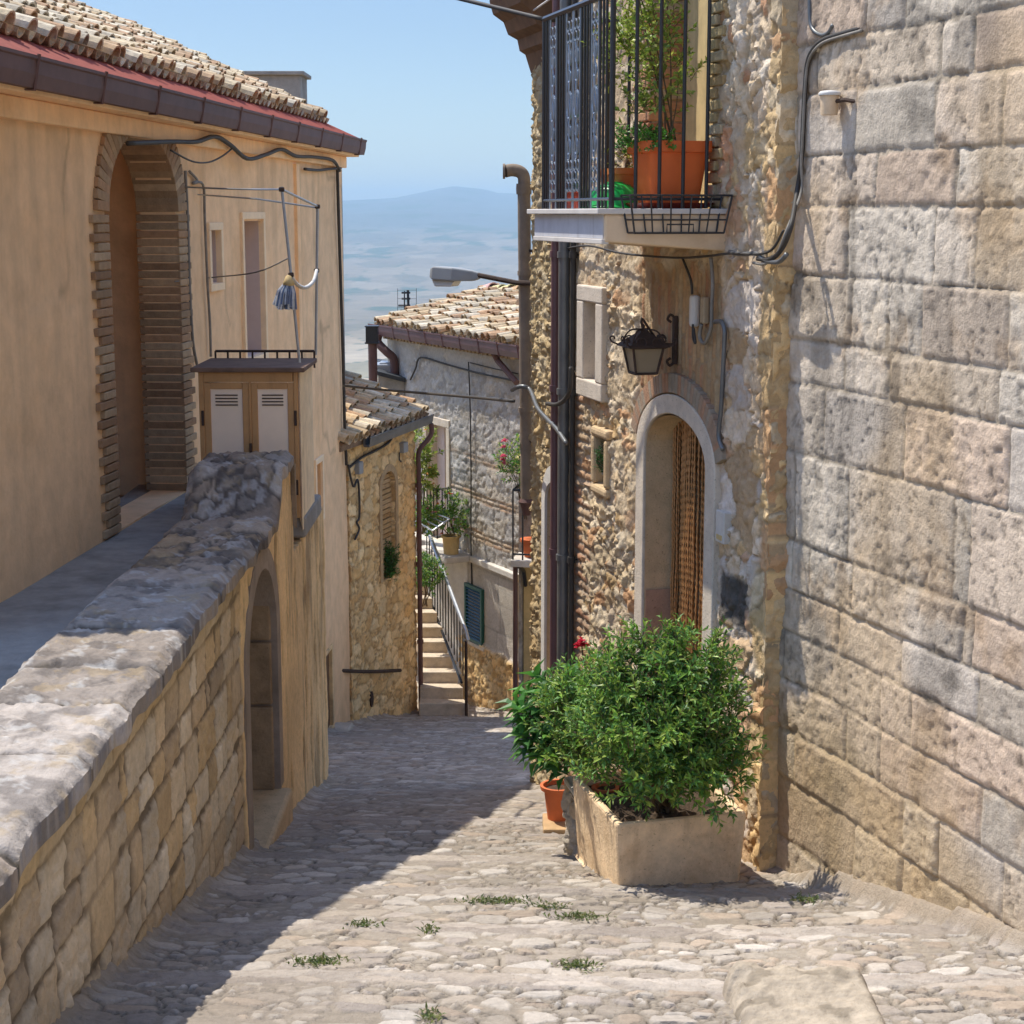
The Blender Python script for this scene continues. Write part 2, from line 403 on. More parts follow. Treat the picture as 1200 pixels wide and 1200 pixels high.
M_['brown_metal'] = mat('brown_painted_metal', (.125, .066, .058), rough=.6, amt=.2, scale=5, spec=.3)
M_['purple_metal'] = mat('maroon_painted_pipe', (.13, .065, .07), rough=.4, amt=.15, scale=5, spec=.5)
M_['dark_metal'] = mat('black_ironwork', (.018, .019, .022), rough=.42, amt=.2, scale=20, spec=.5)
M_['grey_metal'] = mat('grey_pipe', (.16, .165, .165), rough=.4, amt=.25, scale=4, metal=.4)
M_['zinc'] = mat('galvanised_rail', (.42, .44, .46), rough=.38, amt=.12, scale=10, metal=.6)
M_['clay_pipe'] = mat('weathered_pipe', (.25, .195, .145), rough=.8, amt=.25, scale=5, bump=.1, color2=(.16, .125, .10), c2scale=2)
M_['rust'] = mat('rusty_iron', (.06, .038, .028), rough=.8, amt=.3, scale=15, bump=.2)
M_['cable'] = mat('cable_sheath', (.05, .045, .04), rough=.6, amt=.2, scale=8)
M_['pale_cable'] = mat('pale_cable', (.22, .20, .17), rough=.7, amt=.3, scale=9)
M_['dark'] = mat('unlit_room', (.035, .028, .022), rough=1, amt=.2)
M_['wood'] = mat('dark_wood', (.16, .085, .04), rough=.7, amt=.3, scale=8, streak=((.07, .04, .02), .7))
M_['ochre_wood'] = mat('ochre_boards', (.58, .43, .20), rough=.7, amt=.2, scale=6, streak=((.25, .17, .07), .6))
M_['cab_wood'] = mat('ochre_painted_frame', (.52, .29, .12), rough=.6, amt=.12, scale=6, streak=((.22, .13, .05), .5))
M_['cab_panel'] = mat('pinkish_panel', (.92, .75, .57), rough=.6, amt=.06, scale=3)
M_['cab_side'] = mat('weathered_board', (.88, .71, .47), rough=.9, amt=.15, scale=6, bump=.3, streak=((.36, .26, .15), .8))
M_['shutter'] = mat('shutter_panel', (.58, .48, .45), rough=.7, amt=.08, scale=3)
M_['green_shutter'] = mat('green_shutter', (.012, .095, .075), rough=.4, amt=.15, scale=6, spec=.5)
M_['red_sheet'] = mat('red_corrugated_sheet', (.36, .09, .06), rough=.6, amt=.2, scale=8)
M_['concrete'] = mat('grey_concrete', (.30, .285, .26), rough=.95, amt=.2, scale=5, bump=.4, bscale=40, color2=(.2, .19, .17), c2scale=2)
M_['cement'] = mat('cement_fillet', (.48, .42, .34), rough=.95, amt=.2, scale=6, bump=.5, bscale=30)
M_['marble'] = mat('marble_slab', (.62, .58, .53), rough=.5, amt=.1, scale=5)
M_['balcony'] = mat('balcony_plaster', (.74, .56, .37), rough=.9, amt=.08, scale=5, bump=.12, color2=(.52, .38, .24), c2scale=1.5)
M_['balcony_shadow'] = mat('balcony_shadow_grey', (.50, .50, .52), rough=.8, amt=.1, scale=9, streak=((.2, .17, .15), .5))  # bluish shadow of the slab's overhang, put into the colour
M_['terracotta'] = mat('terracotta_plastic', (.70, .145, .03), rough=.5, amt=.08, scale=5, spec=.4)
M_['terracotta2'] = mat('terracotta_clay', (.58, .15, .05), rough=.65, amt=.12, scale=6)
M_['red_plastic'] = mat('red_plastic', (.42, .06, .03), rough=.45, amt=.06)
M_['green_plastic'] = mat('green_plastic', (.01, .36, .06), rough=.3, amt=.05, spec=.5)
M_['soil'] = mat('soil', (.075, .05, .032), rough=1, amt=.35, scale=30, bump=.6)
M_['leaf'] = mat('leaf', attr=True, rough=.45, amt=.2, scale=9, trans=.34, spec=.4)
M_['stem'] = mat('stem', (.13, .09, .05), rough=.9, amt=.25, scale=20)
M_['petal'] = mat('petal', attr=True, rough=.6, amt=.1, trans=.25)
M_['bead'] = mat('wooden_beads', (.48, .235, .085), rough=.45, amt=.3, scale=40, spec=.5)
M_['frost_glass'] = mat('frosted_lantern_glass', (.45, .36, .24), rough=.35, amt=.06, spec=.5, trans=.35)
M_['glass'] = mat('window_glass', (.03, .035, .04), rough=.08, amt=0, spec=.6)
M_['white_plastic'] = mat('white_plastic', (.62, .60, .56), rough=.5, amt=.06)
M_['beige_plastic'] = mat('beige_plastic', (.40, .31, .20), rough=.6, amt=.1)
M_['lamp_grey'] = mat('lamp_housing', (.30, .31, .31), rough=.5, amt=.08)
M_['cloth'] = mat('mop_fibre', attr=True, rough=.95, amt=.25, scale=30)
# ================================================================== frames of the facades
FR = Frame(1.62, 9.3, -.2525, .9676, 1)            # right-hand house, faces the street
FA = Frame(1.616, 9.786, .33, -1, -1)              # big ashlar wall nearer on the right
FL = Frame(-1.72, 0, 0, 1, -1)                     # low boundary wall on the left
FP = Frame(-2.217, 22.6, .0802, .9968, -1)         # tan plastered house
FS = Frame(-2.2, 22.7, .2785, .9604, -1)           # small stone house
FG = Frame(.13, 25.5, -.4556, .890, 1)             # grey house at the bend
FM = Frame(.10, 24.3, .98, -.2, -1)                 # house with the ochre gate
for f in (FR, FA, FL, FP, FS, FG, FM): print('outward', [round(q, 2) for q in f.n])

# ================================================================== street
NOS = [-3.0, -1.6, -.2, 1.2, 2.6, 4.0, 5.4, 6.83, 7.95, 9.06, 10.3, 12.2, 14.07, 15.8, 17.6, 19.8, 21.8, 23.9, 27.0, 31.0]
def avg(Y): return -1.6 - .235 * Y
def floor_np(X, Y):
    Yw = Y + .10 * (fbm(X * 1.1, Y * .3, 2, 5) - .5) + .05 * X * .3
    n = np.array(NOS); i = np.clip(np.searchsorted(n, Yw) - 1, 0, len(n) - 2)
    a, b = n[i], n[i + 1]; dz = .235 * (b - a); r = np.clip(dz * .14, .02, .045)
    t = (Yw - a) / (b - a)
    up = avg(a); z = up - r - (dz - r) * t
    w = sstep(0, .045, Yw - a); return up * (1 - w) + z * w, (b - Yw)
def floor_z(X, Y): return float(floor_np(np.array([float(X)]), np.array([float(Y)]))[0][0])
ST_PAL = [(.40, .35, .295), (.44, .385, .325), (.37, .325, .285), (.52, .475, .42), (.42, .345, .275), (.40, .355, .32), (.48, .435, .385), (.54, .50, .455)]
def street_part(name, x0, x1, y0, y1, res):
    nx = int((x1 - x0) / res) + 1; ny = int((y1 - y0) / res) + 1
    X, Y = np.meshgrid(np.linspace(x0, x1, nx), np.linspace(y0, y1, ny), indexing='ij')
    z, dn = floor_np(X, Y)
    h1, c1, _ = cobble(X, Y, .172, .138, 31, ST_PAL, (.32, .28, .23), depth=.012)
    h2_, c2, _ = rubble(X, Y, .42, .24, 57, [(.40, .35, .30), (.37, .325, .285), (.44, .395, .35)], (.32, .28, .24), depth=.010, split=.25, rough=.012, jw=.09, tilt=.014)
    m = sstep(.21, .19, dn + .05 * (fbm(X * 3, Y * 3, 2, 93) - .5))                         # long edging stones along every step
    patch = sstep(.58, .70, fbm(X * .8, Y * .6, 3, 77)) * .55  # places smeared with cement
    h = h1 * (1 - m) + h2_ * m; col = c1 * (1 - m)[..., None] + c2 * m[..., None]
    h = h * (1 - patch * .65); col = col * (1 - patch * .6)[..., None] + np.array((.345, .30, .26)) * (patch * .6)[..., None]
    h = h + .018 * (fbm(X * 1.2, Y * 1.2, 3, 91) - .5)
    bs = 1.3 * (fbm(X * .7, Y * .7, 3, 13) - .5); col = col * (1 + .35 * bs)[..., None]
    # cement fillets rising against the walls
    xr = 1.62 - .261 * (Y - 9.3)
    xr = np.where(Y < 9.77, 1.616 - .33 * (Y - 9.786), xr)
    xl = np.where(Y < 15.2, -1.72, -2.217 + .0805 * (Y - 22.6)); xl = np.where(Y > 22.7, -2.2 + .29 * (Y - 22.7), xl)
    fq = .75 + .6 * fbm(Y * .9, X * 0 + 3, 2, 19); fl = (.025 * sstep(.16, .0, X - xl) + .035 * sstep(.06, 0, X - xl)) * fq
    fr = np.where(Y < 14.85, .03 * sstep(.12, 0, xr - X), 0)
    fr = fr + np.where(Y < 9.7, .07 * sstep(.12, .02, xr - X) * sstep(9.6, 9.3, Y) * fq, 0)
    q = np.clip((fl + fr) / .05, 0, 1)
    h = h * (1 - .7 * q); col = col * (1 - .7 * q)[..., None] + np.array((.36, .29, .21)) * (.7 * q)[..., None]
    keep = np.ones((nx - 1, ny - 1), bool)
    Xc = (X[:-1, :-1] + X[1:, 1:]) / 2; Yc = (Y[:-1, :-1] + Y[1:, 1:]) / 2
    keep &= ~((Yc < 14.7) & (Xc > np.where(Yc < 9.8, 1.95 - .33 * (Yc - 9.786), 1.9 - .261 * (Yc - 9.3))))
    keep &= ~((Yc < 15.0) & (Xc < -1.95))
    P = np.stack([X, Y, z + h + fl + fr], -1)
    o = grid_mesh(name, P, col, keep, M_['street'], base=(0, (y0 + y1) / 2, avg((y0 + y1) / 2))); o['kind'] = 'structure'; return o
street_part('street', -1.98, 2.9, 4.6, 9.0, .0105)
street_part('street', -1.98, 2.3, 9.0, 12.2, .0135)
street_part('street', -3.1, 3.2, 12.2, 27.5, .032)
street_part('street', -1.98, 4.8, -3.0, 4.6, .06)

# ================================================================== land: one sheet out to the hills
def land():
    Yk = np.array([-60, -20, 0, 30, 60, 150, 400, 1000, 2000, 4300, 6000, 8000, 10000, 12000, 15500.])
    Zk = np.array([8., 2.4, -2.3, -9.5, -20, -50, -100, -160, -185, -190, -118, -22, 45, 90, 40.])
    rows = np.concatenate([np.linspace(-55, 40, 24), np.geomspace(45, 1500, 40)[1:], np.geomspace(1550, 15000, 330)])
    a = np.linspace(-.5, .5, 460)
    A, Y = np.meshgrid(a, rows, indexing='ij'); X = A * (90 + np.abs(Y))
    z = np.interp(Y, Yk, Zk)
    up = np.clip((Y - 4000) / 6000, 0, 1)
    ridge = np.interp(X, [-4000, -1500, -1170, -780, -540, -390, -200, -100, 100, 600, 2500], [-50, -18, 2, 26, 74, 100, 78, 52, 46, 10, -60])
    z = z + up ** 1.5 * ridge * sstep(6500, 11500, Y)
    z = z + up * 190 * (fbm(X / 1500, Y / 1500, 7, 3, .56) - .5) * (1 - .72 * sstep(9500, 11500, Y)) * 1.0
    z = z + sstep(300, 1500, Y) * 9 * (fbm(X / 500, Y / 500, 4, 8) - .5)
    t1 = fbm(X / 700, Y / 1500, 4, 21); e, c, _, _ = voro(X / 95 + .9 * t1, Y / 230 + .8 * t1, 4)
    pal = [(.40, .31, .20), (.46, .37, .25), (.36, .27, .17), (.27, .21, .13), (.44, .36, .26), (.16, .145, .08)]
    col = (.55 * pick(c, pal) + .45 * np.array((.36, .285, .18))) * (1 - .42 * sstep(1800, 3200, Y))[..., None]
    mt = (.88 * sstep(5600, 7600, Y + 900 * (fbm(X / 900, Y / 900, 3, 64) - .5)))[..., None]; col = col * (1 - mt) + np.array((.085, .10, .09)) * mt
    tr = np.maximum(sstep(.60, .66, fbm(X / 150, Y / 330, 5, 61)) * sstep(2300, 3000, Y), .8 * (sstep(.05, .0, e) > .5) * (fbm(X / 300, Y / 500, 2, 62) > .45))
    col = col * (1 - tr)[..., None] + np.array((.06, .085, .045)) * tr[..., None]
    near = sstep(300, 80, Y)[..., None]
    col = col * (1 - near) + np.array((.30, .25, .17)) * near
    keep = np.ones((len(a) - 1, len(rows) - 1), bool)
    m = mat('dry_fields', attr=True, rough=1, amt=.2, scale=.02)
    o = grid_mesh('terrain', np.stack([X, Y, z], -1), col, keep, m, base=(0, 0, -3)); o['kind'] = 'structure'
land()

# ================================================================== haze
def haze():
    mb = MB(); mb.box((0, 7600, -35), (16400, 15500, 470))
    m = bpy.data.materials.new('air'); m.use_nodes = True; N = m.node_tree.nodes; N.remove(N['Principled BSDF'])
    v = N.new('ShaderNodeVolumePrincipled'); v.inputs['Color'].default_value = (.60, .83, 1, 1); v.inputs['Density'].default_value = HAZE_D
    v.inputs['Anisotropy'].default_value = 0
    m.node_tree.links.new(v.outputs[0], N['Material Output'].inputs['Volume'])
    o = mb.build('haze', m); tag(o, kind='stuff', label='thin blue summer haze over the valley and the far hills', cat='haze')
HAZE_D = 1.45e-4
haze()
# ================================================================== roof tiles
TILE_PAL = [(.48, .35, .205), (.55, .44, .285), (.41, .255, .145), (.50, .43, .32), (.60, .51, .37), (.43, .29, .17), (.52, .40, .25)]
def tile_roof(mb, O, e, u, L, W, sp=.20, row=.34, seed=1, verge=True, r0=.088):
    rnd_ = random.Random(seed); O = Vector(O); e = Vector(e).normalized(); u = Vector(u).normalized(); n = e.cross(u).normalized()
    if n.z < 0: n = -n
    nc = int(L / sp) + 1; nr = int(W / row) + 1
    mb.hexa([O + e * a + u * b + n * c for c in (-.14, -.03) for a, b in ((0, .02), (L, .02), (L, W), (0, W))], (.22, .15, .10))
    def arc(base, r1, r2, ln, lift, up, col, yaw):
        k = 6; vs = []; ud = (u + e * yaw).normalized(); ed = (e - u * yaw).normalized()
        for j, (rr, tt) in enumerate(((r1, 0), (r2, ln))):
            for th in (0, -.016):
                for i in range(k + 1):
                    a = math.pi * i / k; q = rr + th
                    off = n * (math.sin(a) * q * (1 if up else -1) + lift[j])
                    vs.append(base + ed * math.cos(a) * q + ud * tt + off)
        m = k + 1; fs = []
        for i in range(k):
            fs.append((i, i + 1, 2 * m + i + 1, 2 * m + i)); fs.append((m + i, 3 * m + i, 3 * m + i + 1, m + i + 1))
            fs.append((i, m + i, m + i + 1, i + 1)); fs.append((2 * m + i, 2 * m + i + 1, 3 * m + i + 1, 3 * m + i))
        mb._add(vs, fs, col)
    for c in range(nc):
        for r in range(nr):
            if r * row > W - .12: continue
            def tc():
                q = rnd_.choice(TILE_PAL); f = rnd_.uniform(.78, 1.22); return tuple(min(.8, w * f) for w in q)
            j = rnd_.uniform(-.075, .075)
            b = O + e * (c * sp + rnd_.uniform(-.022, .022)) + u * (r * row + j)
            arc(b, r0, r0 * .80, row + .09, (.030 + rnd_.uniform(0, .034), .004), True, tc(), rnd_.uniform(-.10, .10))
            if c < nc - 1:
                b = O + e * ((c + .5) * sp) + u * (r * row - .03)
                arc(b, r0 * .78, r0 * .88, row + .07, (.045, .03), False, tc(), rnd_.uniform(-.03, .03))
def ridge_row(mb, A, B, r=.10, seed=3):
    A = Vector(A); B = Vector(B); d = (B - A); L = d.length; d.normalize(); q = random.Random(seed)
    s = d.cross(Vector((0, 0, 1))).normalized(); n = int(L / .36)
    for i in range(n):
        b = A + d * (i * .36); k = 7; vs = []
        for rr, t, z in ((r, 0, .03 + q.uniform(0, .03)), (r * .82, .44, .0)):
            for th in (0, -.018):
                for j in range(k + 1):
                    a = math.pi * j / k; vs.append(b + d * t + s * math.cos(a) * (rr + th) + Vector((0, 0, math.sin(a) * (rr + th) + z)))
        m = k + 1; fs = []
        for j in range(k):
            fs += [(j, j + 1, 2 * m + j + 1, 2 * m + j), (m + j, 3 * m + j, 3 * m + j + 1, m + j + 1), (j, m + j, m + j + 1, j + 1)]
        mb._add(vs, fs, tuple(w * q.uniform(.8, 1.2) for w in q.choice(TILE_PAL)))
def gutter(mb, A, B, r=.075, depth=.16, box=True, outward=None):
    A = Vector(A); B = Vector(B); d = (B - A).normalized(); o = Vector(outward).normalized(); z = Vector((0, 0, 1))
    prof = [(0, 0), (0, -depth), (.02, -depth - .02), (r * 1.4, -depth - .02), (r * 1.7, -depth * .6), (r * 1.8, -.01), (r * 1.95, 0), (r * 1.95, .02), (r * 1.65, .02), (r * 1.6, -depth * .55), (r * 1.3, -depth), (.03, -depth + .01), (.02, 0)]
    vs = [P + o * a + z * b for P in (A, B) for a, b in prof]; m = len(prof)
    fs = [(i, (i + 1) % m, m + (i + 1) % m, m + i) for i in range(m)] + [tuple(range(m)), tuple(range(2 * m - 1, m - 1, -1))]
    mb._add(vs, fs)
def brackets(par, mt, A, B, sp, outward, depth=.16, r=.075):
    A = Vector(A); B = Vector(B); L = (B - A).length; d = (B - A) / L; o = Vector(outward).normalized(); z = Vector((0, 0, 1))
    for i in range(int(L / sp) + 1):
        P = A + d * (i * sp + .03)
        mb = MB(); mb.tube([P - o * .0 + z * .03, P + z * -(depth + .028) + o * .01, P + o * (r * 1.45) + z * -(depth + .03), P + o * (r * 1.86) + z * -.01, P + o * (r * 2.0) + z * .03], .012, 4); mb.build('gutter_strap', M_[mt], par)

# ================================================================== low boundary wall with the arched niche
gw = thing('boundary_wall', 'low boundary wall of stone blocks and flaking tan plaster with an arched doorway', 'wall', (-1.95, 9, -3.9))
def wtop(Y): return -2.12 + .30 * sstep(11.8, 12.3, Y) - .74 * sstep(12.95, 13.1, Y)
NC, NA = 11.30, .80
NZ0 = floor_z(-1.5, 11.3) + .12; NSP = -2.95; NR = .70
def lw_fun(S, Z):
    rows = np.cumsum([-6.5] + [.20, .26, .22, .29, .18, .24] * 6)
    h1, c1, _ = ashlar(S, Z, rows, .30, 11, [(.58, .44, .28), (.62, .49, .33), (.52, .38, .23), (.56, .40, .22), (.66, .55, .40), (.54, .44, .31), (.46, .35, .23)], (.17, .125, .08), depth=.018, joint=.018, rough=.03, jit=.85, chip=.02)
    smr = sstep(.52, .70, fbm(S * 2.2, Z * 2.2, 5, 18)); h1 = h1 * (1 - .6 * smr) + .012 * smr; c1 = c1 * (1 - .55 * smr)[..., None] + np.array((.56, .415, .25)) * (.55 * smr)[..., None]
    n = fbm(S * 1.6, Z * 1.6, 4, 12)
    drip = sstep(.56, .74, fbm(S * 7, Z * .75, 4, 13)); drip2 = sstep(.60, .72, fbm(S * 13, Z * 1.6 + 9, 3, 14))
    c2 = np.array((.80, .565, .29)) * (.72 + .56 * n)[..., None]
    c2 = c2 * (1 - .55 * drip)[..., None] + np.array((.20, .135, .075)) * (.55 * drip)[..., None]
    c2 = c2 * (1 - .6 * drip2)[..., None] + np.array((.12, .08, .05)) * (.6 * drip2)[..., None]
    h2_ = .02 + .03 * (fbm(S * 3, Z * 2, 4, 15) - .5) - .02 * drip2 + .012 * (fbm(S * 16, Z * 9, 3, 16) - .5)
    edge = 10.40 + .14 * (fbm(Z * 2.2, S * 0, 3, 17) - .5)
    m = sstep(-.012, .012, S - edge)
    h = h1 * (1 - m) + h2_ * m; c = c1 * (1 - m)[..., None] + c2 * m[..., None]
    lip = sstep(.35, .0, wtop(S) - Z) * (1 - m)       # plaster lip under the coping
    c = c * (1 - .7 * lip)[..., None] + np.array((.45, .33, .16)) * (.7 * lip)[..., None]; h = h * (1 - lip * .7) + .03 * lip
    return h, c
relief('wall_body', FL, 3.0, 15.2, -5.9, -1.7, .0165, lw_fun, M_['stone'], gw, holes=[arch_hole(NC, NA, NZ0, NSP, NR)], thick=.45, clip=lambda S, Z: Z < wtop(S) - .055)
mb = MB(); mb.hexa([Vector(q) for q in ((-2.3, 3, -6), (-1.98, 3, -6), (-1.98, 15.15, -6), (-2.3, 15.15, -6), (-2.3, 3, -2.6), (-1.98, 3, -2.6), (-1.98, 15.15, -2.6), (-2.3, 15.15, -2.6))])
mb.build('wall_core', M_['concrete'], gw)
mb = MB(); arch_frame(mb, FL, arch_outline(NC, NA - .15, NZ0, NSP, NR - .13), arch_outline(NC, NA + .02, NZ0, NSP, NR + .02), .03, -.30)
mb.build('arch_surround', mat('weathered_surround', (.34, .27, .21), rough=.95, amt=.25, scale=6, bump=.5, bscale=30, color2=(.20, .155, .115), c2scale=3), gw, smooth='angle')
mb = MB(); s = NC + NA - .15                     # worn impost blocks of the far jamb
for z0, z1 in ((NZ0, -3.52), (-3.50, -3.04), (-3.02, -2.72)): mb.fbox(FL, s - .035, s + .02, -.29, -.015, z0, z1)
mb.build('jamb_block', mat('shaded_jamb_stone', (.36, .25, .145), rough=.95, amt=.25, scale=5, bump=.5, bscale=35, color2=(.24, .16, .09), c2scale=3, pit=.5), gw, bevel=.012)  # stone darkened in colour so the recess looks deep in shade
mb = MB()
for i in range(8): mb.fbox(FL, NC - NA + i * .16, NC - NA + i * .16 + .153, -.33, -.285, NZ0, -2.3)
mb.build('plank_door', M_['dark'], gw)  # planks coloured near black for the shade deep in the recess
mb = MB(); mb.fbox(FL, NC - NA - .06, NC + NA - .10, -.3, .11, NZ0 - .4, NZ0)
mb.build('door_step', M_['ochre_stone'], gw, bevel=.03)
# coping
def coping():
    ys = np.arange(3.0, 13.06, .018); xs = np.arange(-2.34, -1.655, .018)
    Y, X = np.meshgrid(ys, xs, indexing='ij')
    rows = np.array([-2.6, -1.2])
    h1, c1, _ = ashlar(Y, X, rows, .85, 41, [(.33, .28, .235), (.38, .33, .285), (.30, .25, .205), (.35, .285, .23)], (.08, .065, .05), depth=.028, joint=.022, rough=.022, chip=.03)
    h2_, c2, _ = rubble(Y, X, .42, .3, 43, [(.29, .23, .175), (.34, .27, .20), (.24, .19, .145), (.39, .34, .285), (.32, .23, .14)], (.10, .08, .065), depth=.016, split=.3, rough=.030, tilt=.015)
    m = sstep(9.7, 10.2, Y)
    h = h1 * (1 - m) + h2_ * m; c = c1 * (1 - m)[..., None] + c2 * m[..., None]
    st = sstep(.48, .62, fbm(Y * 5, X * 6, 6, 44, .65)); c = c * (1 - .55 * st)[..., None] + np.array((.075, .065, .06)) * (.55 * st)[..., None]
    oc = sstep(.60, .70, fbm(Y * 7, X * 8, 5, 49, .65)); c = c * (1 - .4 * oc)[..., None] + np.array((.36, .26, .13)) * (.4 * oc)[..., None]
    wl = sstep(.62, .68, fbm(Y * 9, X * 10, 5, 45, .65)); c = c * (1 - .5 * wl)[..., None] + np.array((.5, .48, .45)) * (.5 * wl)[..., None]
    ed = np.minimum(X + 2.34, -1.655 - X); z = wtop(Y) + .005 + h - .04 * sstep(.06, 0, ed) + .03 * (fbm(Y * 1.5, X * 1.5, 3, 46) - .5)
    z = np.where(Y > 12.98, z - .06, z)
    jag = .05 * (fbm(Y * 3, Y * 0, 3, 47) - .5) * (X > -1.75)
    P = np.stack([X + jag, Y, z], -1)
    B = np.stack([X + jag, Y, wtop(np.minimum(Y, 12.9)) - .085 + .04 * (fbm(Y * 4, X * 0, 2, 48) - .5)], -1)
    keep = np.ones((len(ys) - 1, len(xs) - 1), bool)
    grid_mesh('coping', P[::-1], c[::-1], keep, M_['stone'], gw, back=B[::-1])
coping()

# terrace behind the wall
mb = MB(); mb.box((-2.75, 9.5, -2.75), (1.2, 11.3, .7)); tag(mb.build('terrace', M_['concrete']), kind='structure')

# ================================================================== tan plastered house
ph = thing('plastered_house', 'tall tan plastered house with brown gutter and two narrow windows on the left', 'house', (-3.6, 16, -6))
w1 = (FP.px(244.5, 270), FP.px(258, 331)); w2 = (FP.px(283, 257), FP.px(310, 413))
W1 = (w1[0][0], w1[1][0], w1[1][1], w1[0][1]); W2 = (w2[0][0], w2[1][0], w2[1][1], w2[0][1])
cd = (FP.px(374.5, 790), FP.px(389.5, 852)); CD = (cd[0][0], cd[1][0], cd[1][1], cd[0][1] + .12)
lwn = (FP.px(369, 545), FP.px(377, 602)); LW = (lwn[0][0], lwn[1][0], lwn[1][1], lwn[0][1])
a0 = FP.px(205, 240)[0]; AC, AA = a0 - .95, .95          # loggia arch just left of the photo's edge
AZ0, ASP, AR = -2.38, .02 + FP.px(207, 250)[1], .62
def pf(S, Z):
    n = fbm(S * .8, Z * .8, 5, 71); c = np.ones(S.shape + (3,)) * (.93 + .14 * (n - .5))[..., None]
    dr = sstep(.50, .72, fbm(S * 3.2, Z * .22, 4, 73)) * sstep(-3.5, .6, Z); c = c * (1 - .17 * dr)[..., None] * np.where(dr[..., None] > 0, 1, 1)
    pt = sstep(.60, .625, fbm(S * .7, Z * .9, 4, 74)); c = c * (1 - pt * .13)[..., None] + np.array((.90, .95, 1.0)) * (.07 * pt)[..., None]
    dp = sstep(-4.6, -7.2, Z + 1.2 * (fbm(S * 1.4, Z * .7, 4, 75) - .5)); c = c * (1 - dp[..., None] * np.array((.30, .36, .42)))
    ck = sstep(.020, .0, np.abs(fbm(S * .55, Z * .55, 4, 76) - .5)) * (fbm(S * .4, Z * .4, 2, 78) > .52); c = c * (1 - .30 * ck)[..., None]
    return .02 * (fbm(S * 1.2, Z * 1.2, 4, 71) - .5) + .005 * (fbm(S * 12, Z * 12, 3, 72) - .5) - .006 * pt, c
PS0, PS1, PZ1 = -13.2, 0.0, .80
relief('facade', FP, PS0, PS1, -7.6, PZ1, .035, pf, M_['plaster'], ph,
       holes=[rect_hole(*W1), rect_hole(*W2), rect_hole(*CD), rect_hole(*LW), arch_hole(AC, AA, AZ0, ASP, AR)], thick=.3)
mb = MB()
q = lambda s, o, z: FP.p(s, o, z)
mb.poly([q(PS1, -.02, -7.6), q(PS1, -5.4, -7.6), q(PS1, -5.4, .9), q(PS1, -2.75, 2.1), q(PS1, -.02, .80)])
mb.poly([q(PS0, -.02, -7.6), q(PS0, -.02, .80), q(PS0, -2.75, 2.1), q(PS0, -5.4, .9), q(PS0, -5.4, -7.6)])
mb.poly([q(PS0, -5.4, -7.6), q(PS0, -5.4, .9), q(PS1, -5.4, .9), q(PS1, -5.4, -7.6)])
mb.build('side_wall', M_['plaster'], ph)
M_['frame_cream'] = mat('cream_window_trim', (.90, .70, .46), amt=.1, bump=.15)
for Wd in (W1, W2, LW):
    m0 = MB(); rect_frame(m0, FP, Wd[0] - .07, Wd[1] + .07, Wd[2] - .07, Wd[3] + .07, .07, .03, -.04)
    fo = m0.build('window', M_['frame_cream'], ph, bevel=.006)
    m0 = MB(); m0.fbox(FP, Wd[1] - .012, Wd[1] - .002, -.262, -.03, Wd[2], Wd[3]); m0.fbox(FP, Wd[0], Wd[1] - .013, -.262, -.03, Wd[2] - .002, Wd[2] + .008); m0.build('reveal', M_['shutter'], fo)
    m0 = MB(); m0.fbox(FP, Wd[0] - .1, Wd[1] + .1, -.3, -.262, Wd[2] - .1, Wd[3] + .1); m0.build('closed_shutter', M_['shutter'], fo)
mb = MB()                                               # bare bricks down one side of the tall window
for i in range(14):
    z = W2[3] - .09 - i * .068; mb.fbox(FP, W2[0] - .005, W2[0] + .02, -.24, -.03, z, z + .056, (.36 + .06 * random.random(), .13, .06))
mb.build('window_brick', M_['brick'], ph)
mb = MB(); mb.fbox(FP, CD[0] - .01, CD[1] + .01, -.06, -.03, CD[2], CD[3]); d0 = mb.build('cellar_door', M_['wood'], ph)
mb = MB(); rect_frame(mb, FP, CD[0] - .06, CD[1] + .05, CD[2] - .02, CD[3] + .06, .05, .02, -.05); mb.build('door_frame', M_['plaster2'], d0, bevel=.006)
mb = MB(); mb.fbox(FP, CD[0] - .1, CD[1] + .3, -.1, .22, CD[2] - .5, CD[2] - .02); mb.build('door_sill', M_['cement'], ph, bevel=.02)
# loggia: brick arch and jambs, back wall
mb = MB()
def bcol(): f = random.uniform(.75, 1.2); return tuple(f * c for c in random.choice([(.40, .27, .155), (.36, .22, .12), (.43, .31, .19)]))
for i in range(44):
    z = AZ0 + i * .068
    if z > ASP - .04: break
    for sgn in (1, -1):
        s = AC + sgn * AA; k = .26 if i % 2 else .36
        mb.fbox(FP, min(s - sgn * .01, s + sgn * k), max(s - sgn * .01, s + sgn * k), -.34, .03, z, z + .058, bcol())
for i in range(33):
    a = math.pi * (i + .5) / 33; c, sn = math.cos(a), math.sin(a)
    P = FP.p(AC + c * (AA + .12), -.15, ASP + sn * (AR + .12)); X_, N_, Z_ = FP.axes()
    ra = (X_ * c + Z_ * sn).normalized(); mb.box(P, (.27, .37, .072), (ra, N_, ra.cross(N_)), bcol())
mb.build('brick_arch', M_['brick'], ph, bevel=.006)
mb = MB(); mb.fbox(FP, AC - 1.6, AC + 1.6, -1.25, -1.15, -2.5, .75); mb.fbox(FP, AC - 1.5, AC + 1.5, -1.15, -.3, .70, .75)
mb.fbox(FP, AC - 1.5, AC - 1.4, -1.15, -.3, -2.5, .7); mb.fbox(FP, AC + 1.4, AC + 1.5, -1.15, -.3, -2.5, .7)
mb.build('loggia_room', M_['plaster'], ph)
mb = MB(); mb.fbox(FP, AC - .5, AC + .5, -1.15, -1.10, -2.4, -.35); mb.build('loggia_door', M_['wood'], ph)
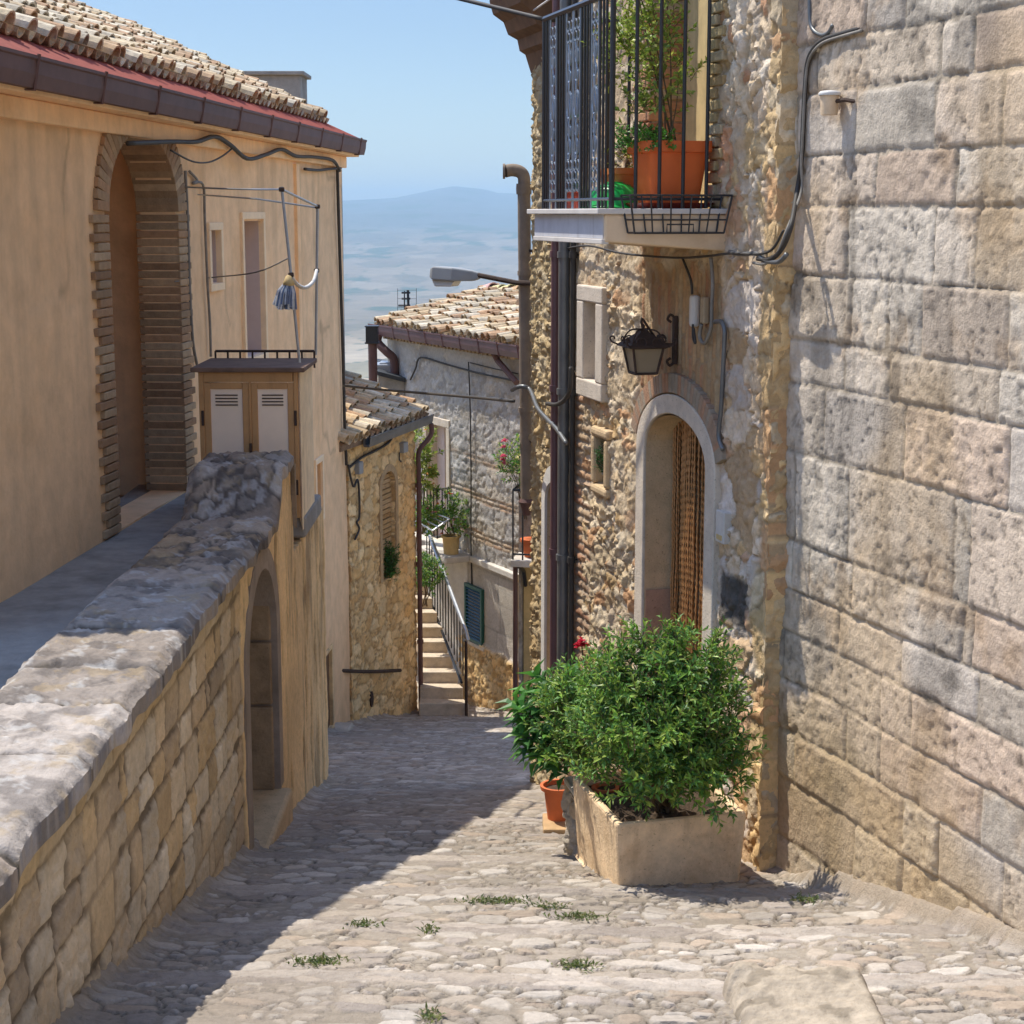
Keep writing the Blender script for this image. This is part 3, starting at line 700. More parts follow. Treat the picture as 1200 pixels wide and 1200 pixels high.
# pilaster strip, cornice, sheet, gutter, roof
for s0, s1 in ((FP.px(346, 300)[0], FP.px(349.5, 300)[0]),):
    mb = MB(); mb.fbox(FP, s0, s1, -.01, .035, FP.px(347, 420)[1], .55); mb.build('plaster_band', M_['plaster'], ph)
mb = MB(); mb.fbox(FP, PS0, PS1 + .02, -.02, .07, .58, .72); mb.fbox(FP, PS0, PS1 + .1, -.02, .22, .722, .80); mb.build('eaves_moulding', M_['plaster'], ph, bevel=.01)
GA, GB = FP.p(PS0 - .1, .17, .92), FP.p(PS1 + .17, .17, .92); no = Vector((*FP.n, 0))
mb = MB(); gutter(mb, GA, GB, .075, .15, outward=no); g0 = mb.build('gutter', M_['brown_metal'], ph)
brackets(g0, 'brown_metal', GA, GB, 1.3, no, .15)
pitch = math.atan(.45); uP = Vector((-FP.n[0] * math.cos(pitch), -FP.n[1] * math.cos(pitch), math.sin(pitch)))
eP = Vector((FP.d[0], FP.d[1], 0)); nP = uP.cross(eP); nP = nP if nP.z > 0 else -nP
mb = MB(); ns = int(13.3 / .0375); O = FP.p(PS0 - .05, .25, .90)
for b0, b1, lift in ((0, .65, .02),):
    vs = []
    for i in range(ns + 1):
        w = .030 * math.sin(i * math.pi / 2)
        for b in (b0, b1):
            vs.append(O + eP * (i * .0375) + uP * b + nP * (lift + w)); vs.append(O + eP * (i * .0375) + uP * b + nP * (lift + w - .007))
    fs = []
    for i in range(ns):
        a, c = i * 4, i * 4 + 4; fs += [(a, c, c + 2, a + 2), (a + 1, a + 3, c + 3, c + 1), (a, a + 1, c + 1, c)]
    mb._add(vs, fs)
mb.build('corrugated_sheet', M_['red_sheet'], ph)
mb = MB(); tile_roof(mb, FP.p(PS0, .25 - .46 * math.cos(pitch), .92 + .46 * math.sin(pitch)) + nP * .06, eP, uP, 13.15, 2.9, seed=5, row=.30)
ridge_row(mb, FP.p(PS0, -2.75, 2.30), FP.p(PS1 - .05, -2.75, 2.30), .11)
q0 = FP.p(PS0, -5.6, 1.02); u2 = Vector((FP.n[0] * math.cos(pitch), FP.n[1] * math.cos(pitch), math.sin(pitch)))
mb.hexa([q0 + eP * a + u2 * b + Vector((0, 0, c)) for c in (-.05, .05) for a, b in ((0, 0), (13.15, 0), (13.15, 3.2), (0, 3.2))], (.34, .24, .17))
mb.build('roof', M_['tile'], ph)
mb = MB()
for i in range(9):                                     # two tile courses along the far verge
    for k, (o, z) in enumerate(((.0, .0), (-.18, .08))):
        b = FP.p(PS1 + .03 - k * .2, -.25 - i * .33, 1.05 + i * .1485 + z)
        mb.tube([b, b + uP * .42], [.10, .08], 8, col=random.choice(TILE_PAL))
mb.build('verge_tile', M_['tile'], ph)

# block chimney standing behind the far verge
ch = at(330, 140, 25.2)
mb = MB(); mb.box((ch.x - .1, 25.2, 1.35), (.86, .8, 1.15)); mb.box((ch.x - .1, 25.2, 1.95), (.98, .92, .055)); mb.box((ch.x + .33, 25.2, 1.05), (.35, .7, .3))
mb.box((ch.x, 25.2, -.9), (1.6, 1.2, 3.36))
tag(mb.build('chimney', M_['concrete'], bevel=.012), 'square grey rendered chimney behind the left roof, against the sky', 'chimney')

# ------------------------------------------------------------------ wiring and pipes on the tan house
def cable(name, pts, r, label, mat_='cable', cat='cable', k=5, group=None):
    mb = MB(); mb.tube(smooth_path(pts, k), r, 6); return tag(mb.build(name, M_[mat_], smooth=True), label, cat, group)
cable('cable', [FP.P(x, y, .115) for x, y in ((150, 168), (200, 166), (230, 166), (252, 160), (270, 170), (290, 186), (312, 181), (330, 175), (347, 183), (368, 184), (390, 188), (398, 200))], .021,
      'thick sagging cable bundle looped along under the brown gutter', 'cable')
cable('cable', [FP.P(x, y, .10) for x, y in ((200, 176), (225, 189), (245, 190), (262, 182), (274, 172))], .008, 'thin wire hanging in a shallow loop below the thick cable bundle')
cable('cable', [FP.P(x, y, .03) for x, y in ((217, 200), (220, 260), (222, 330), (226, 400), (232, 432))], .014, 'thin conduit running down beside the brick arch jamb', 'pale_cable')
cable('cable', [FP.P(x, y, .03) for x, y in ((222, 201), (231, 211), (226, 215), (238, 217), (240, 260), (243, 330), (246, 380), (247, 418))], .012, 'thin bent conduit running down past the small window', 'pale_cable')
cable('cable', [FP.P(x, y, .04) for x, y in ((395, 188), (397, 260), (399.5, 340), (402, 420), (404, 500), (406, 545))], .022, 'dark cable running down the far corner of the tan house')
cable('cable', [FP.P(x, y, .05) for x, y in ((357, 198), (372, 199.5), (386, 198), (399, 197))], .018, 'short dark cable stub under the eaves at the house corner')
# ================================================================== storage cupboard on the wall
cb = thing('cupboard', 'ochre two door outdoor cupboard with pink panels and slatted vents, on the low wall', 'cupboard', (-2.1, 14, -2.5))
CY = 13.45; X0, X1 = at(234, 500, CY).x, at(350, 500, CY).x; CZ1, CZ0 = at(290, 436, CY).z, at(290, 600, CY).z - .05; CB = 14.3
mb = MB(); f = [(X0, X0 + .04), (X1 - .035, X1)]
for a, b in f: mb.hexa([Vector((x, y, z)) for z in (CZ0, CZ1) for x, y in ((a, CY), (b, CY), (b, CY + .05), (a, CY + .05))])
xm = (X0 + X1) / 2 + .01
mb.box(((X0 + X1) / 2, CY + .025, CZ1 - .04), (X1 - X0 - .08, .05, .08)); mb.box((xm, CY + .025, (CZ0 + CZ1) / 2 - .04), (.02, .046, CZ1 - CZ0 - .08))
mb.build('frame', M_['cab_wood'], cb, bevel=.006)
for a, b in ((X0 + .04, xm - .01), (xm + .01, X1 - .035)):
    mb = MB(); z1 = CZ1 - .085
    mb.box((a + .025, CY + .0225, (CZ0 + z1) / 2), (.05, .03, z1 - CZ0)); mb.box((b - .025, CY + .0225, (CZ0 + z1) / 2), (.05, .03, z1 - CZ0)); mb.box(((a + b) / 2, CY + .0225, z1 - .025), (b - a - .1, .03, .05))
    d0 = mb.build('door', M_['cab_wood'], cb, bevel=.006)
    mb = MB(); mb.box(((a + b) / 2, CY + .033, (CZ0 + z1 - .05) / 2), (b - a - .1, .02, z1 - .05 - CZ0)); mb.build('panel', M_['cab_panel'], d0)
    mb = MB()
    for i in range(4): mb.box(((a + b) / 2, CY + .02, z1 - .10 - i * .026), ((b - a) * .5, .008, .009))
    mb.build('vent_slot', M_['rust'], d0)
    mb = MB(); hx = a - .012 if a < xm else b + .012
    for z in (z1 - .28, CZ0 + .25): mb = MB(); mb.box((hx, CY - .006, z), (.02, .02, .12)); mb.build('hinge', M_['rust'], d0, bevel=.003)
    pass
mb = MB(); mb.box((xm + .0, CY - .012, CZ1 - .62), (.02, .024, .11)); mb.build('handle', M_['rust'], cb, bevel=.004)
mb = MB(); mb.hexa([Vector(q) for q in ((X1 - .02, CY + .05, CZ0 + .02), (X1 + .015, CY + .0, CZ0 - .1), (X1 + .015, CB, CZ0 - .1), (X1 - .02, CB, CZ0), (X1 - .02, CY + .05, CZ1), (X1 + .015, CY, CZ1), (X1 + .015, CB, CZ1), (X1 - .02, CB, CZ1))])
mb.build('side_board', M_['cab_side'], cb); mb = MB(); mb.hexa([Vector((x, y, z)) for z in (CZ0, CZ1) for x, y in ((X0, CY + .05), (X0 + .02, CY + .05), (X0 + .02, CB), (X0, CB))])
mb.build('side_board', M_['cab_side'], cb)
mb = MB(); mb.hexa([Vector((x, y, z + 0)) for z in (CZ1 + .002, CZ1 + .04) for x, y in ((X0 - .05, CY - .06), (X1 + .06, CY - .06), (X1 + .06, CB), (X0 - .05, CB))])
mb.build('roof', mat('brown_cupboard_roof', (.16, .10, .07), rough=.8, amt=.3, scale=6), cb, bevel=.008)
mb = MB(); yb = CB - .03; z = CZ1 + .0
mb.tube([(X0 + .0, yb, z + .1), (X1 + .04, yb, z + .1)], .012, 6); mb.tube([(X0 + .0, yb, z + .0), (X1 + .04, yb, z + .0)], .008, 6)
for i in range(9): x = X0 + (X1 + .04 - X0) * i / 8; mb.tube([(x, yb, z - .04), (x, yb, z + .1)], .009, 6)
mb.build('roof_rail', M_['rust'], cb)
mb = MB(); mb.box(((X0 + X1) / 2 + .06, 14.1, CZ0 - .09), (X1 - X0 - .06, 1.15, .17)); mb.build('base', M_['concrete'], cb, bevel=.02)
# clothes line poles
cl = thing('clothes_line', 'thin grey clothes line poles and rods above the ochre cupboard roof', 'clothes line', (-1.9, 14, -1))
p1b, p1m, p1t = at(351, 425, 13.5), at(341, 322, 13.5), at(330, 222, 13.55); p2b, p2t = at(370, 416, 14.6), at(372, 242, 14.6)
for a in ([p1b, p1m, p1t + Vector((0, 0, .02))], [p2b, p2t]): mb = MB(); mb.tube(a, .0115, 8); mb.build('pole', M_['zinc'], cl)
mb = MB(); mb.tube(smooth_path([FP.P(216, 219, .02), FP.P(224, 219.5, .12), at(275, 221.5, 13.7), p1t]), .008, 6); mb.tube([FP.P(232, 228, .02), at(300, 233, 14.4), p2t - Vector((0, 0, .01))], .008, 6); mb.tube([p1t, p2t], .010, 6)
mb.build('line_rod', M_['zinc'], cl)
mb = MB()
for P in (p1t, p2t, p1m, at(371, 317, 14.6)): mb = MB(); mb.box(P, (.042, .042, .036)); mb.build('clamp', M_['rust'], cl, bevel=.008)
cable('rope', [at(342, 325, 13.5), at(349, 334, 13.7), at(358, 337, 14.), at(367, 330, 14.3), at(371, 317, 14.58)], .016, 'pale rope sagging between the two clothes line poles', 'white_plastic', 'rope')
cable('wire', [FP.P(205, 330, .02), FP.P(250, 325, .04), at(300, 319, 13.9), at(337, 303, 13.5)], .006, 'thin slack wire from the tan wall to the leaning pole', 'pale_cable', 'wire')
# mop hanging at the pole
mp = thing('mop', 'blue and white string mop head hanging from the leaning clothes line pole', 'mop', at(334, 345, 13.47))
mb = MB(); C0 = at(340, 325, 13.48); rr = random.Random(4)
for i in range(110):
    a = rr.uniform(0, 6.28); q = rr.uniform(0, 1) ** .5; L = rr.uniform(.19, .255)
    dx = .085 * math.cos(a) * q; dy = .07 * math.sin(a) * q
    c = rr.choice([(.50, .52, .56), (.12, .17, .28), (.40, .45, .52), (.62, .62, .60), (.2, .24, .33)])
    mb.tube([C0 + Vector((dx * .25 - .01, dy * .25, -.03)), C0 + Vector((dx * .8 - .03, dy * .8, -L * .5)), C0 + Vector((dx - .045 + rr.uniform(-.01, .01), dy, -L))], .008, 4, col=c)
mb.build('strands', M_['cloth'], mp)
mb = MB(); mb.lathe([(.0, .02), (.022, .01), (.035, -.02), (.05, -.055), (.03, -.07)], C0 + Vector((-.012, 0, 0)), 10); mb.build('socket', M_['ochre_wood'], mp, smooth=True)

# ================================================================== small stone house
sh = thing('stone_house', 'small ochre stone house with clay tile roof and a bricked-up arched window', 'house', (-2.0, 24.5, -7.4))
SL = FS.px(486.5, 700)[0]; SE = -2.98
bw0, bw1 = FS.px(445, 575)[0], FS.px(461, 575)[0]; BZ0, BZT = FS.px(453, 678)[1], FS.px(453, 552)[1]; BC, BA = (bw0 + bw1) / 2, (bw1 - bw0) / 2
OCH = [(.76, .51, .23), (.70, .45, .19), (.80, .58, .30), (.64, .40, .17), (.77, .54, .27)]
def sf(S, Z):
    h, c, _ = rubble(S, Z, .26, .17, 81, OCH, (.38, .245, .11), depth=.028, split=.35, rough=.02)
    b = sstep(-7.0, -7.3, Z + .25 * (fbm(S * 2, Z * 2, 2, 82)) + .12 * S); c = c * (1 - b)[..., None] + np.array((.44, .33, .21)) * b[..., None]; h = h * (1 - .7 * b)
    return h, c
relief('front_wall', FS, -.05, SL, -8.2, SE, .022, sf, M_['stone'], sh, holes=[arch_hole(BC, BA, BZ0, BZT - .22, .22)], thick=.3)
mb = MB(); mb.fbox(FS, 0.0, SL - .01, -4.2, -.28, -8.2, SE - .02); mb.build('rear_wall', M_['plaster2'], sh)
mb = MB()
for i in range(40):
    z = BZ0 + i * .072
    if z > BZT: break
    mb.fbox(FS, BC - BA - .03, BC + BA + .03, -.2, -.045 + .02 * random.random(), z, z + .058, random.choice([(.42, .27, .12), (.37, .22, .09), (.45, .3, .15)]))
iw = mb.build('bricked_window', M_['brick'], sh)
mb = MB(); n = 26
inner = arch_outline(BC, BA, BZ0, BZT - .22, .22, 12); outer = arch_outline(BC, BA + .10, BZ0, BZT - .22, .32, 12)
arch_frame(mb, FS, inner, outer, .04, -.11, (.44, .31, .17)); mb.build('arch_brick', M_['brick'], iw)
nS = Vector((*FS.n, 0)); eS = Vector((*FS.d, 0)); pS = math.atan(.40); uS = Vector((-FS.n[0] * math.cos(pS), -FS.n[1] * math.cos(pS), math.sin(pS)))
mb = MB(); tile_roof(mb, FS.p(-.6, .20, SE + .03), eS, uS, SL + .68, 2.5, seed=9, sp=.205, row=.29, r0=.095)
q0 = FS.p(-.6, -4.4, SE + .03); u2 = Vector((FS.n[0] * math.cos(pS), FS.n[1] * math.cos(pS), math.sin(pS)))
mb.hexa([q0 + eS * a + u2 * b + Vector((0, 0, c)) for c in (-.05, .05) for a, b in ((0, 0), (SL + .7, 0), (SL + .7, 2.4), (0, 2.4))], (.34, .24, .17))
ridge_row(mb, FS.p(-.6, -2.1, SE + 1.03), FS.p(SL + .15, -2.1, SE + 1.03)); mb.build('roof', M_['tile'], sh)
mb = MB(); mb.poly([FS.p(SL, 0, SE), FS.p(SL, -4.2, SE), FS.p(SL, -2.1, SE + .85)]); mb.build('gable', M_['plaster2'], sh)
mb = MB(); A, B = FS.p(.12, .17, SE - .0), FS.p(SL + .12, .17, SE + .02); gutter(mb, A, B, .06, .10, outward=nS); mb.build('gutter', M_['grey_metal'], sh)
mb = MB(); s = SL - .02
mb.tube(smooth_path([FS.p(s + .1, .25, SE - .10), FS.p(s + .1, .24, SE - .28), FS.p(s - .02, .10, SE - .50), FS.p(s - .02, .09, SE - .75)], 5) + [FS.p(s - .02, .09, -5.4), FS.p(s - .02, .09, floor_z(-1.35, 25.6) + .08)], .038, 10)
for z in (-4.0, -5.2, -6.4): mb.lathe([(.05, -.03), (.05, .03)], FS.p(s - .02, .09, z), 10)
mb.build('downpipe', M_['brown_metal'], sh, smooth='angle')
def fbox_thing(name, fr, x0, x1, y0, y1, o1, label, cat, mt, grp=None, o0=.0):
    a = fr.px(x0, y1); b = fr.px(x1, y0); mb = MB(); mb.fbox(fr, a[0], b[0], o0, o1, a[1], b[1]); return tag(mb.build(name, M_[mt], bevel=.012), label, cat, grp)
fbox_thing('meter_box', FS, 413.5, 418, 540, 556, .1, 'small grey junction box at the left end of the ochre stone house', 'junction box', 'lamp_grey')
fbox_thing('meter_box', FS, 466, 471, 517, 531, .1, 'small grey junction box under the gutter of the ochre stone house', 'junction box', 'lamp_grey')
cable('cable', [FS.P(x, y, .06) for x, y in ((408, 545), (414, 570), (419, 562), (421, 580), (421, 606), (418, 612), (421, 620), (416, 632))], .016, 'dangling dark cable tangle below the left junction box on ochre stone')
cable('cable', [FS.P(x, y, .05) for x, y in ((409, 548), (424, 536), (440, 528), (455, 519), (463, 508), (475, 500), (486, 492))], .018, 'dark cable slanting up the ochre stone front to its gutter')
cable('cable', [FS.P(468, 530, .06), FS.P(468, 538, .06), FS.P(470, 541, .06)], .012, 'short cable tail hanging from the right junction box on ochre stone')
cable('handrail', [FS.P(391, 785, .10), FS.P(412, 786.5, .10), FS.P(440, 787, .10), FS.P(469, 785.5, .10)], .028, 'dark iron hand bar fixed low across the ochre stone wall', 'rust', 'handrail', 2)
a = FS.px(433, 819); mb = MB(); mb.lathe([(.0, .0), (.05, .0), (.055, .02), (.03, .035), (0, .035)], FS.p(a[0], .02, a[1]), 10, 1, 2.2, ax=(Vector((*FS.d, 0)), Vector((0, 0, 1)), nS), caps=False)
tag(mb.build('wall_vent', M_['rust']), 'small dark oval vent low on the ochre stone wall', 'vent')
# cable crossing the lane
cable('cable', [FP.P(403, 452, .1), at(440, 456, 20.5), at(500, 461, 18.6), at(560, 466, 16.6), FR.P(609, 470, .3) + Vector((-.05, 0, 0))], .016, 'dark cable strung across the lane from the tan house to the tall brown pipe')
# ================================================================== right-hand rubble house
rh = thing('rubble_house', 'tall rubble stone house with arched door and balcony on the right of the street', 'house', (1.2, 12, -5.3))
nR = Vector((*FR.n, 0)); eR = Vector((*FR.d, 0)); ZV = Vector((0, 0, 1))
DS0, DS1 = FR.px(846, 560)[0], FR.px(753, 520)[0]; DC, DA = (DS0 + DS1) / 2, (DS1 - DS0) / 2
DSP = -1.60; DZ0 = floor_z(1.0, 11.2) + .12; DRO, DRI = .42, .29; DAI = DA - .17
wo = (FR.px(715, 400)[0], FR.px(685, 400)[0], FR.px(700, 467)[1], FR.px(700, 335)[1]); wi = (FR.px(707, 400)[0], FR.px(691.5, 400)[0], FR.px(700, 446)[1], FR.px(700, 354)[1])
ni = (FR.px(715, 540)[0], FR.px(703, 540)[0], FR.px(709, 570)[1], FR.px(709, 512)[1])
fd = (FR.px(664, 650)[0], FR.px(644.5, 650)[0]); FDC, FDA = (fd[0] + fd[1]) / 2, (fd[1] - fd[0]) / 2
FDT = FR.px(650, 563)[1]; FDZ = FR.px(650, 806)[1]
SB0, SB1, BW = 1.24, 2.79, .78
BD0, BD1, BDT = 1.50, 2.62, 2.05
R_PAL = [(.60, .49, .35), (.56, .43, .275), (.52, .37, .20), (.63, .54, .41), (.46, .38, .29), (.53, .32, .18), (.67, .59, .47), (.58, .47, .32)]
R_PAL = [(q[0] * 1.04, q[1] * .99, q[2] * .90) for q in R_PAL]
QP = [(.62, .43, .21), (.66, .47, .25), (.56, .39, .2), (.62, .49, .32), (.58, .35, .18)]
def rw_fun(S, Z):
    h, c, _ = rubble(S, Z, .235, .135, 101, R_PAL, (.46, .365, .25), depth=.019, split=.55, rough=.036, jw=.11, tilt=.035)
    sm = sstep(.50, .66, fbm(S * 2.6, Z * 2.6, 5, 116)); h = h * (1 - .55 * sm) + .010 * sm; c = c * (1 - .5 * sm)[..., None] + np.array((.58, .46, .31)) * (.5 * sm)[..., None]
    hb, cb_, _ = rubble(S, Z, .40, .25, 103, [(.62, .48, .33), (.56, .47, .39), (.64, .43, .22), (.62, .54, .46), (.52, .36, .21), (.68, .55, .41), (.58, .36, .22)], (.42, .30, .18), depth=.022, split=.45, rough=.026, jw=.09, tilt=.02)
    m = sstep(1.35, 1.15, S + .12 * (fbm(S * 2, Z * 2, 2, 104) - .5)) * sstep(.2, -.2, Z)
    h = h * (1 - m) + hb * m; c = c * (1 - m)[..., None] + cb_ * m[..., None]
    # coarser upright stones near the balcony's level
    hu, cu, _ = rubble(S, Z, .20, .26, 105, [(.62, .51, .385), (.58, .45, .30), (.55, .30, .17), (.66, .57, .45), (.56, .40, .21), (.60, .47, .33)], (.46, .35, .22), depth=.024, split=.5, rough=.036, jw=.13, tilt=.04)
    m = sstep(-.25, .05, Z) * sstep(1.6, 1.3, S); h = h * (1 - m) + hu * m; c = c * (1 - m)[..., None] + cu * m[..., None]
    # ochre quoins at the near end
    hq, cq, _ = rubble(S, Z, .34, .30, 107, QP, (.36, .26, .15), depth=.018, split=.3, rough=.026, jw=.12, tilt=.02)
    m = sstep(.68, .60, S + .22 * (fbm(Z * 2.5, S * 0, 2, 108) - .5)); h = h * (1 - m) + hq * m; c = c * (1 - m)[..., None] + cq * m[..., None]
    # brick pier between pipes and rubble
    br = np.arange(-6.5, 4, .075)
    hbk, cbk, _ = ashlar(S, Z, br, .23, 109, [(.44, .27, .155), (.40, .21, .12), (.46, .33, .21), (.38, .25, .16)], (.42, .35, .26), depth=.02, joint=.016, rough=.02)
    m = sstep(4.02, 4.08, S + .1 * np.sign(np.sin(Z * 21))) * sstep(4.62, 4.55, S) * sstep(-1.25, -1.5, Z + .5 * (fbm(S * 3, Z * 2, 3, 110) - .5))
    h = h * (1 - m) + hbk * m; c = c * (1 - m)[..., None] + cbk * m[..., None]
    # upright relieving bricks over the door
    hv, cv, _ = ashlar(Z, S, np.arange(-1, 7, .068), .30, 111, [(.38, .235, .12), (.42, .27, .14), (.36, .19, .10), (.40, .29, .17)], (.36, .26, .15), depth=.013, joint=.014, rough=.012)
    m = sstep(DC - DA - .06, DC - DA + .1, S) * sstep(DC + DA + .12, DC + DA, S) * sstep(-1.9, -1.8, Z) * sstep(-.28, -.40, Z + .22 * (fbm(S * 3, Z * 3, 2, 112) - .5))
    h = h * (1 - m) + hv * m; c = c * (1 - m)[..., None] + cv * m[..., None]
    # sandy fine rubble on the far strip
    hs, cs, _ = rubble(S, Z, .15, .10, 113, [(.47, .36, .20), (.44, .32, .16), (.50, .40, .25), (.40, .29, .15)], (.45, .34, .19), depth=.020, split=.5, rough=.036, jw=.2, tilt=.03)
    m = sstep(4.86, 4.92, S); h = h * (1 - m) + hs * m; c = c * (1 - m)[..., None] + cs * m[..., None]
    p0 = FR.px(846, 722); p1 = FR.px(877, 684)          # one dark slaty stone right of the door
    m = sstep(p1[0] - .03, p1[0] + .02, S) * sstep(p0[0] + .01, p0[0] - .04, S) * sstep(p0[1] - .02, p0[1] + .02, Z) * sstep(p1[1] + .03, p1[1] - .02, Z)
    c = c * (1 - m)[..., None] + (np.array((.11, .095, .08)) * (.6 + .8 * fbm(S * 14, Z * 5, 3, 9))[..., None]) * m[..., None]
    big = fbm(S * .55, Z * .55, 3, 114)
    st = sstep(.55, .7, fbm(S * 1.3, Z * .8, 4, 115)) * .18
    c = c * (1 + .35 * (big - .5))[..., None]; c = c * (1 - st)[..., None] + np.array((.36, .22, .09)) * st[..., None]
    return h, c
relief('front_wall', FR, .471, 5.70, -5.5, 2.3, .0135, rw_fun, M_['stone'], rh, thick=.5,
       holes=[arch_hole(DC, DA - .05, DZ0 - .3, DSP, DRO - .05), rect_hole(wo[0] + .05, wo[1] - .05, wo[2] + .05, wo[3] - .05), rect_hole(*ni),
              arch_hole(FDC, FDA + .02, FDZ, FDT - .2, .2), rect_hole(BD0, BD1, .03, BDT)])
mb = MB(); mb.fbox(FR, .475, 4.86, -5, -.5, -5.6, 4.0); mb.fbox(FR, 4.862, 5.69, -5, -.5, -5.6, 2.3)
mb.fbox(FR, .475, 4.86, -.5, -.0, 2.302, 4.0); mb.build('rear_wall', M_['plaster2'], rh)
FE = Frame(*FR.p(.471, .0, 0)[:2], -FR.n[0], -FR.n[1], 1)
if FE.n[1] > 0: FE.n = (-FE.n[0], -FE.n[1])
def fe(S, Z):
    h, c, _ = rubble(S, Z, .30, .28, 171, QP, (.36, .26, .15), depth=.014, split=.3, rough=.03, jw=.12, tilt=.02); return h - .01, c
relief('end_face', FE, -.012, .40, -5.2, 2.3, .014, fe, M_['stone'], rh, thick=.05)
# stone window
mb = MB(); w = wi[0] - wo[0]
rect_frame(mb, FR, wo[0], wo[1], wo[2], wo[3], w, .07, -.28, wb=wi[2] - wo[2], wt=wo[3] - wi[3])
wn_ = mb.build('window', M_['pale_stone'], rh, bevel=.012)
mb = MB(); mb.fbox(FR, wi[0] - .02, wi[1] + .02, -.27, -.23, wi[2] - .02, wi[3] + .02); mb.build('closed_shutter', M_['ochre_stone'], wn_)
# niche
mb = MB(); rect_frame(mb, FR, ni[0] - .07, ni[1] + .07, ni[2] - .07, ni[3] + .07, .075, .06, -.2); mb.build('niche', M_['ochre_stone'], rh, bevel=.025)
# door surround, reveal lining, curtain
mb = MB(); inn = arch_outline(DC, DAI, DZ0, DSP, DRI); out = arch_outline(DC, DA, DZ0 - .1, DSP, DRO)
arch_frame(mb, FR, inn, out, .05, -.19); ds = mb.build('door_surround', M_['pale_stone'], rh, smooth='angle', bevel=.008)
mb = MB(); t = .012; q = arch_outline(DC, DAI - t, DZ0, DSP, DRI - t, 20)
vs = [FR.p(s, o, z) for o in (.035, -.20) for s, z in q]; m = len(q); mb._add(vs, [(i, i + 1, m + i + 1, m + i) for i in range(m - 1)]); mb.build('reveal', M_['ochre_stone'], ds)
mb = MB(); s = DC + DAI - t - .006; mb.fbox(FR, s - .004, s, -.19, .03, DZ0, -2.62); mb.build('reveal_base', mat('pink_reveal_base', (.40, .25, .17), amt=.2, scale=9, bump=.3, pit=.6), ds)
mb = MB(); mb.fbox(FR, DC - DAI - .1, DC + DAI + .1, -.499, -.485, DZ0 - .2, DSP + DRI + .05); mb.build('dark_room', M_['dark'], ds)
mb = MB(); nst = 46; rr = random.Random(2)
for i in range(nst):
    s = DC - DAI + .03 + (2 * DAI - .06) * i / (nst - 1); zt = DSP + DRI * math.sqrt(max(0, 1 - ((s - DC) / DAI) ** 2)) - .01
    ph_ = rr.uniform(0, 6); o = -.155 + rr.uniform(-.015, .015)
    f = rr.uniform(.7, 1.2)
    mb.tube([FR.p(s + .003 * math.sin(ph_ + k * .22), o + .003 * math.cos(ph_ + k * .3), zt + (DZ0 + .05 - zt) * k / 110) for k in range(111)], [.0095 if k % 2 else .0035 for k in range(111)], 5, col=(f, f, f))
mb.build('bead_curtain', M_['bead'], rh, smooth=True)
mb = MB(); mb.fbox(FR, DS0 + .02, DS1 - .02, -.5, .22, DZ0 - .6, DZ0); mb.build('door_step', M_['smooth_stone'], rh, bevel=.02)
# relieving arch of brick
mb = MB(); n = 38
for i in range(n):
    t = math.pi * (.06 + .88 * (i + .5) / n); ca, sa = math.cos(t), math.sin(t)
    P = FR.p(DC + (DA + .075) * ca, .005, DSP + (DRO + .075) * sa); ra = (eR * ca * (DRO + .07) + ZV * sa * (DA + .07)).normalized()
    mb.box(P, (.13, .09, .05), (ra, nR, ra.cross(nR)), random.choice([(.36, .25, .17), (.40, .23, .14), (.33, .27, .2)]))
mb.build('relieving_arch', M_['brick'], rh, bevel=.006)
# narrow far door
mb = MB(); arch_frame(mb, FR, arch_outline(FDC, FDA, FDZ, FDT - .2, .2), arch_outline(FDC, FDA + .10, FDZ, FDT - .2, .34), .05, -.3)
nd = mb.build('narrow_doorway', mat('white_door_trim', (.66, .63, .58), amt=.12, bump=.2), rh, smooth='angle')
mb = MB(); mb.fbox(FR, FDC - FDA - .02, FDC + FDA + .02, -.30, -.26, FDZ, FDT + .02); mb.build('door_leaf', M_['wood'], nd)
mb = MB(); t = .012; q = arch_outline(FDC, FDA - t, FDZ, FDT - .2, .2 - t); vs = [FR.p(s, o, z) for o in (.03, -.27) for s, z in q]; m = len(q)
mb._add(vs, [(i, i + 1, m + i + 1, m + i) for i in range(m - 1)]); mb.build('reveal', M_['ochre_stone'], nd)
# balcony
mb = MB(); mb.hexa([FR.p(s, o, z) for zi in (0, 1) for s, o, z in ((SB0, -.1, (-.235, -.007)[zi]), (SB1, -.1, (-.235, -.007)[zi]), (SB1, BW, (-.168, -.007)[zi]), (SB0, BW, (-.168, -.007)[zi]))]); bal = mb.build('balcony', M_['balcony'], rh, bevel=.012)
mb = MB(); mb.fbox(FR, SB0 - .015, SB1 + .05, -.05, BW + .05, -.005, .028); mb.build('marble_edge', M_['marble'], bal, bevel=.005)
mb = MB(); mb.fbox(FR, SB0 + .02, SB1 + .004, BW, BW + .006, -.15, -.008); mb.build('shaded_fascia', M_['balcony_shadow'], bal)  # grey sheet painting the overhang's shadow on the street side
mb = MB(); mb.fbox(FR, SB0 + .01, SB1 + .006, BW - .03, BW + .016, -.182, -.152); mb.build('sunlit_edge', M_['marble'], bal, bevel=.004)  # pale strip standing for the sunlit lower edge of that side
RO, RZ = BW - .05, 1.275
mb = MB(); pth = [FR.p(SB0 + .03, 0, RZ), FR.p(SB0 + .03, RO, RZ), FR.p(SB1 - .03, RO, RZ), FR.p(SB1 - .03, 0, RZ)]
for a, b in zip(pth, pth[1:]): mb.tube([a, b], .020, 6)
rail = mb.build('top_rail', M_['dark_metal'], bal)
mb = MB(); pth = [P - ZV * (RZ - .085) for P in pth]
for a, b in zip(pth, pth[1:]): mb.tube([a, b], .011, 6)
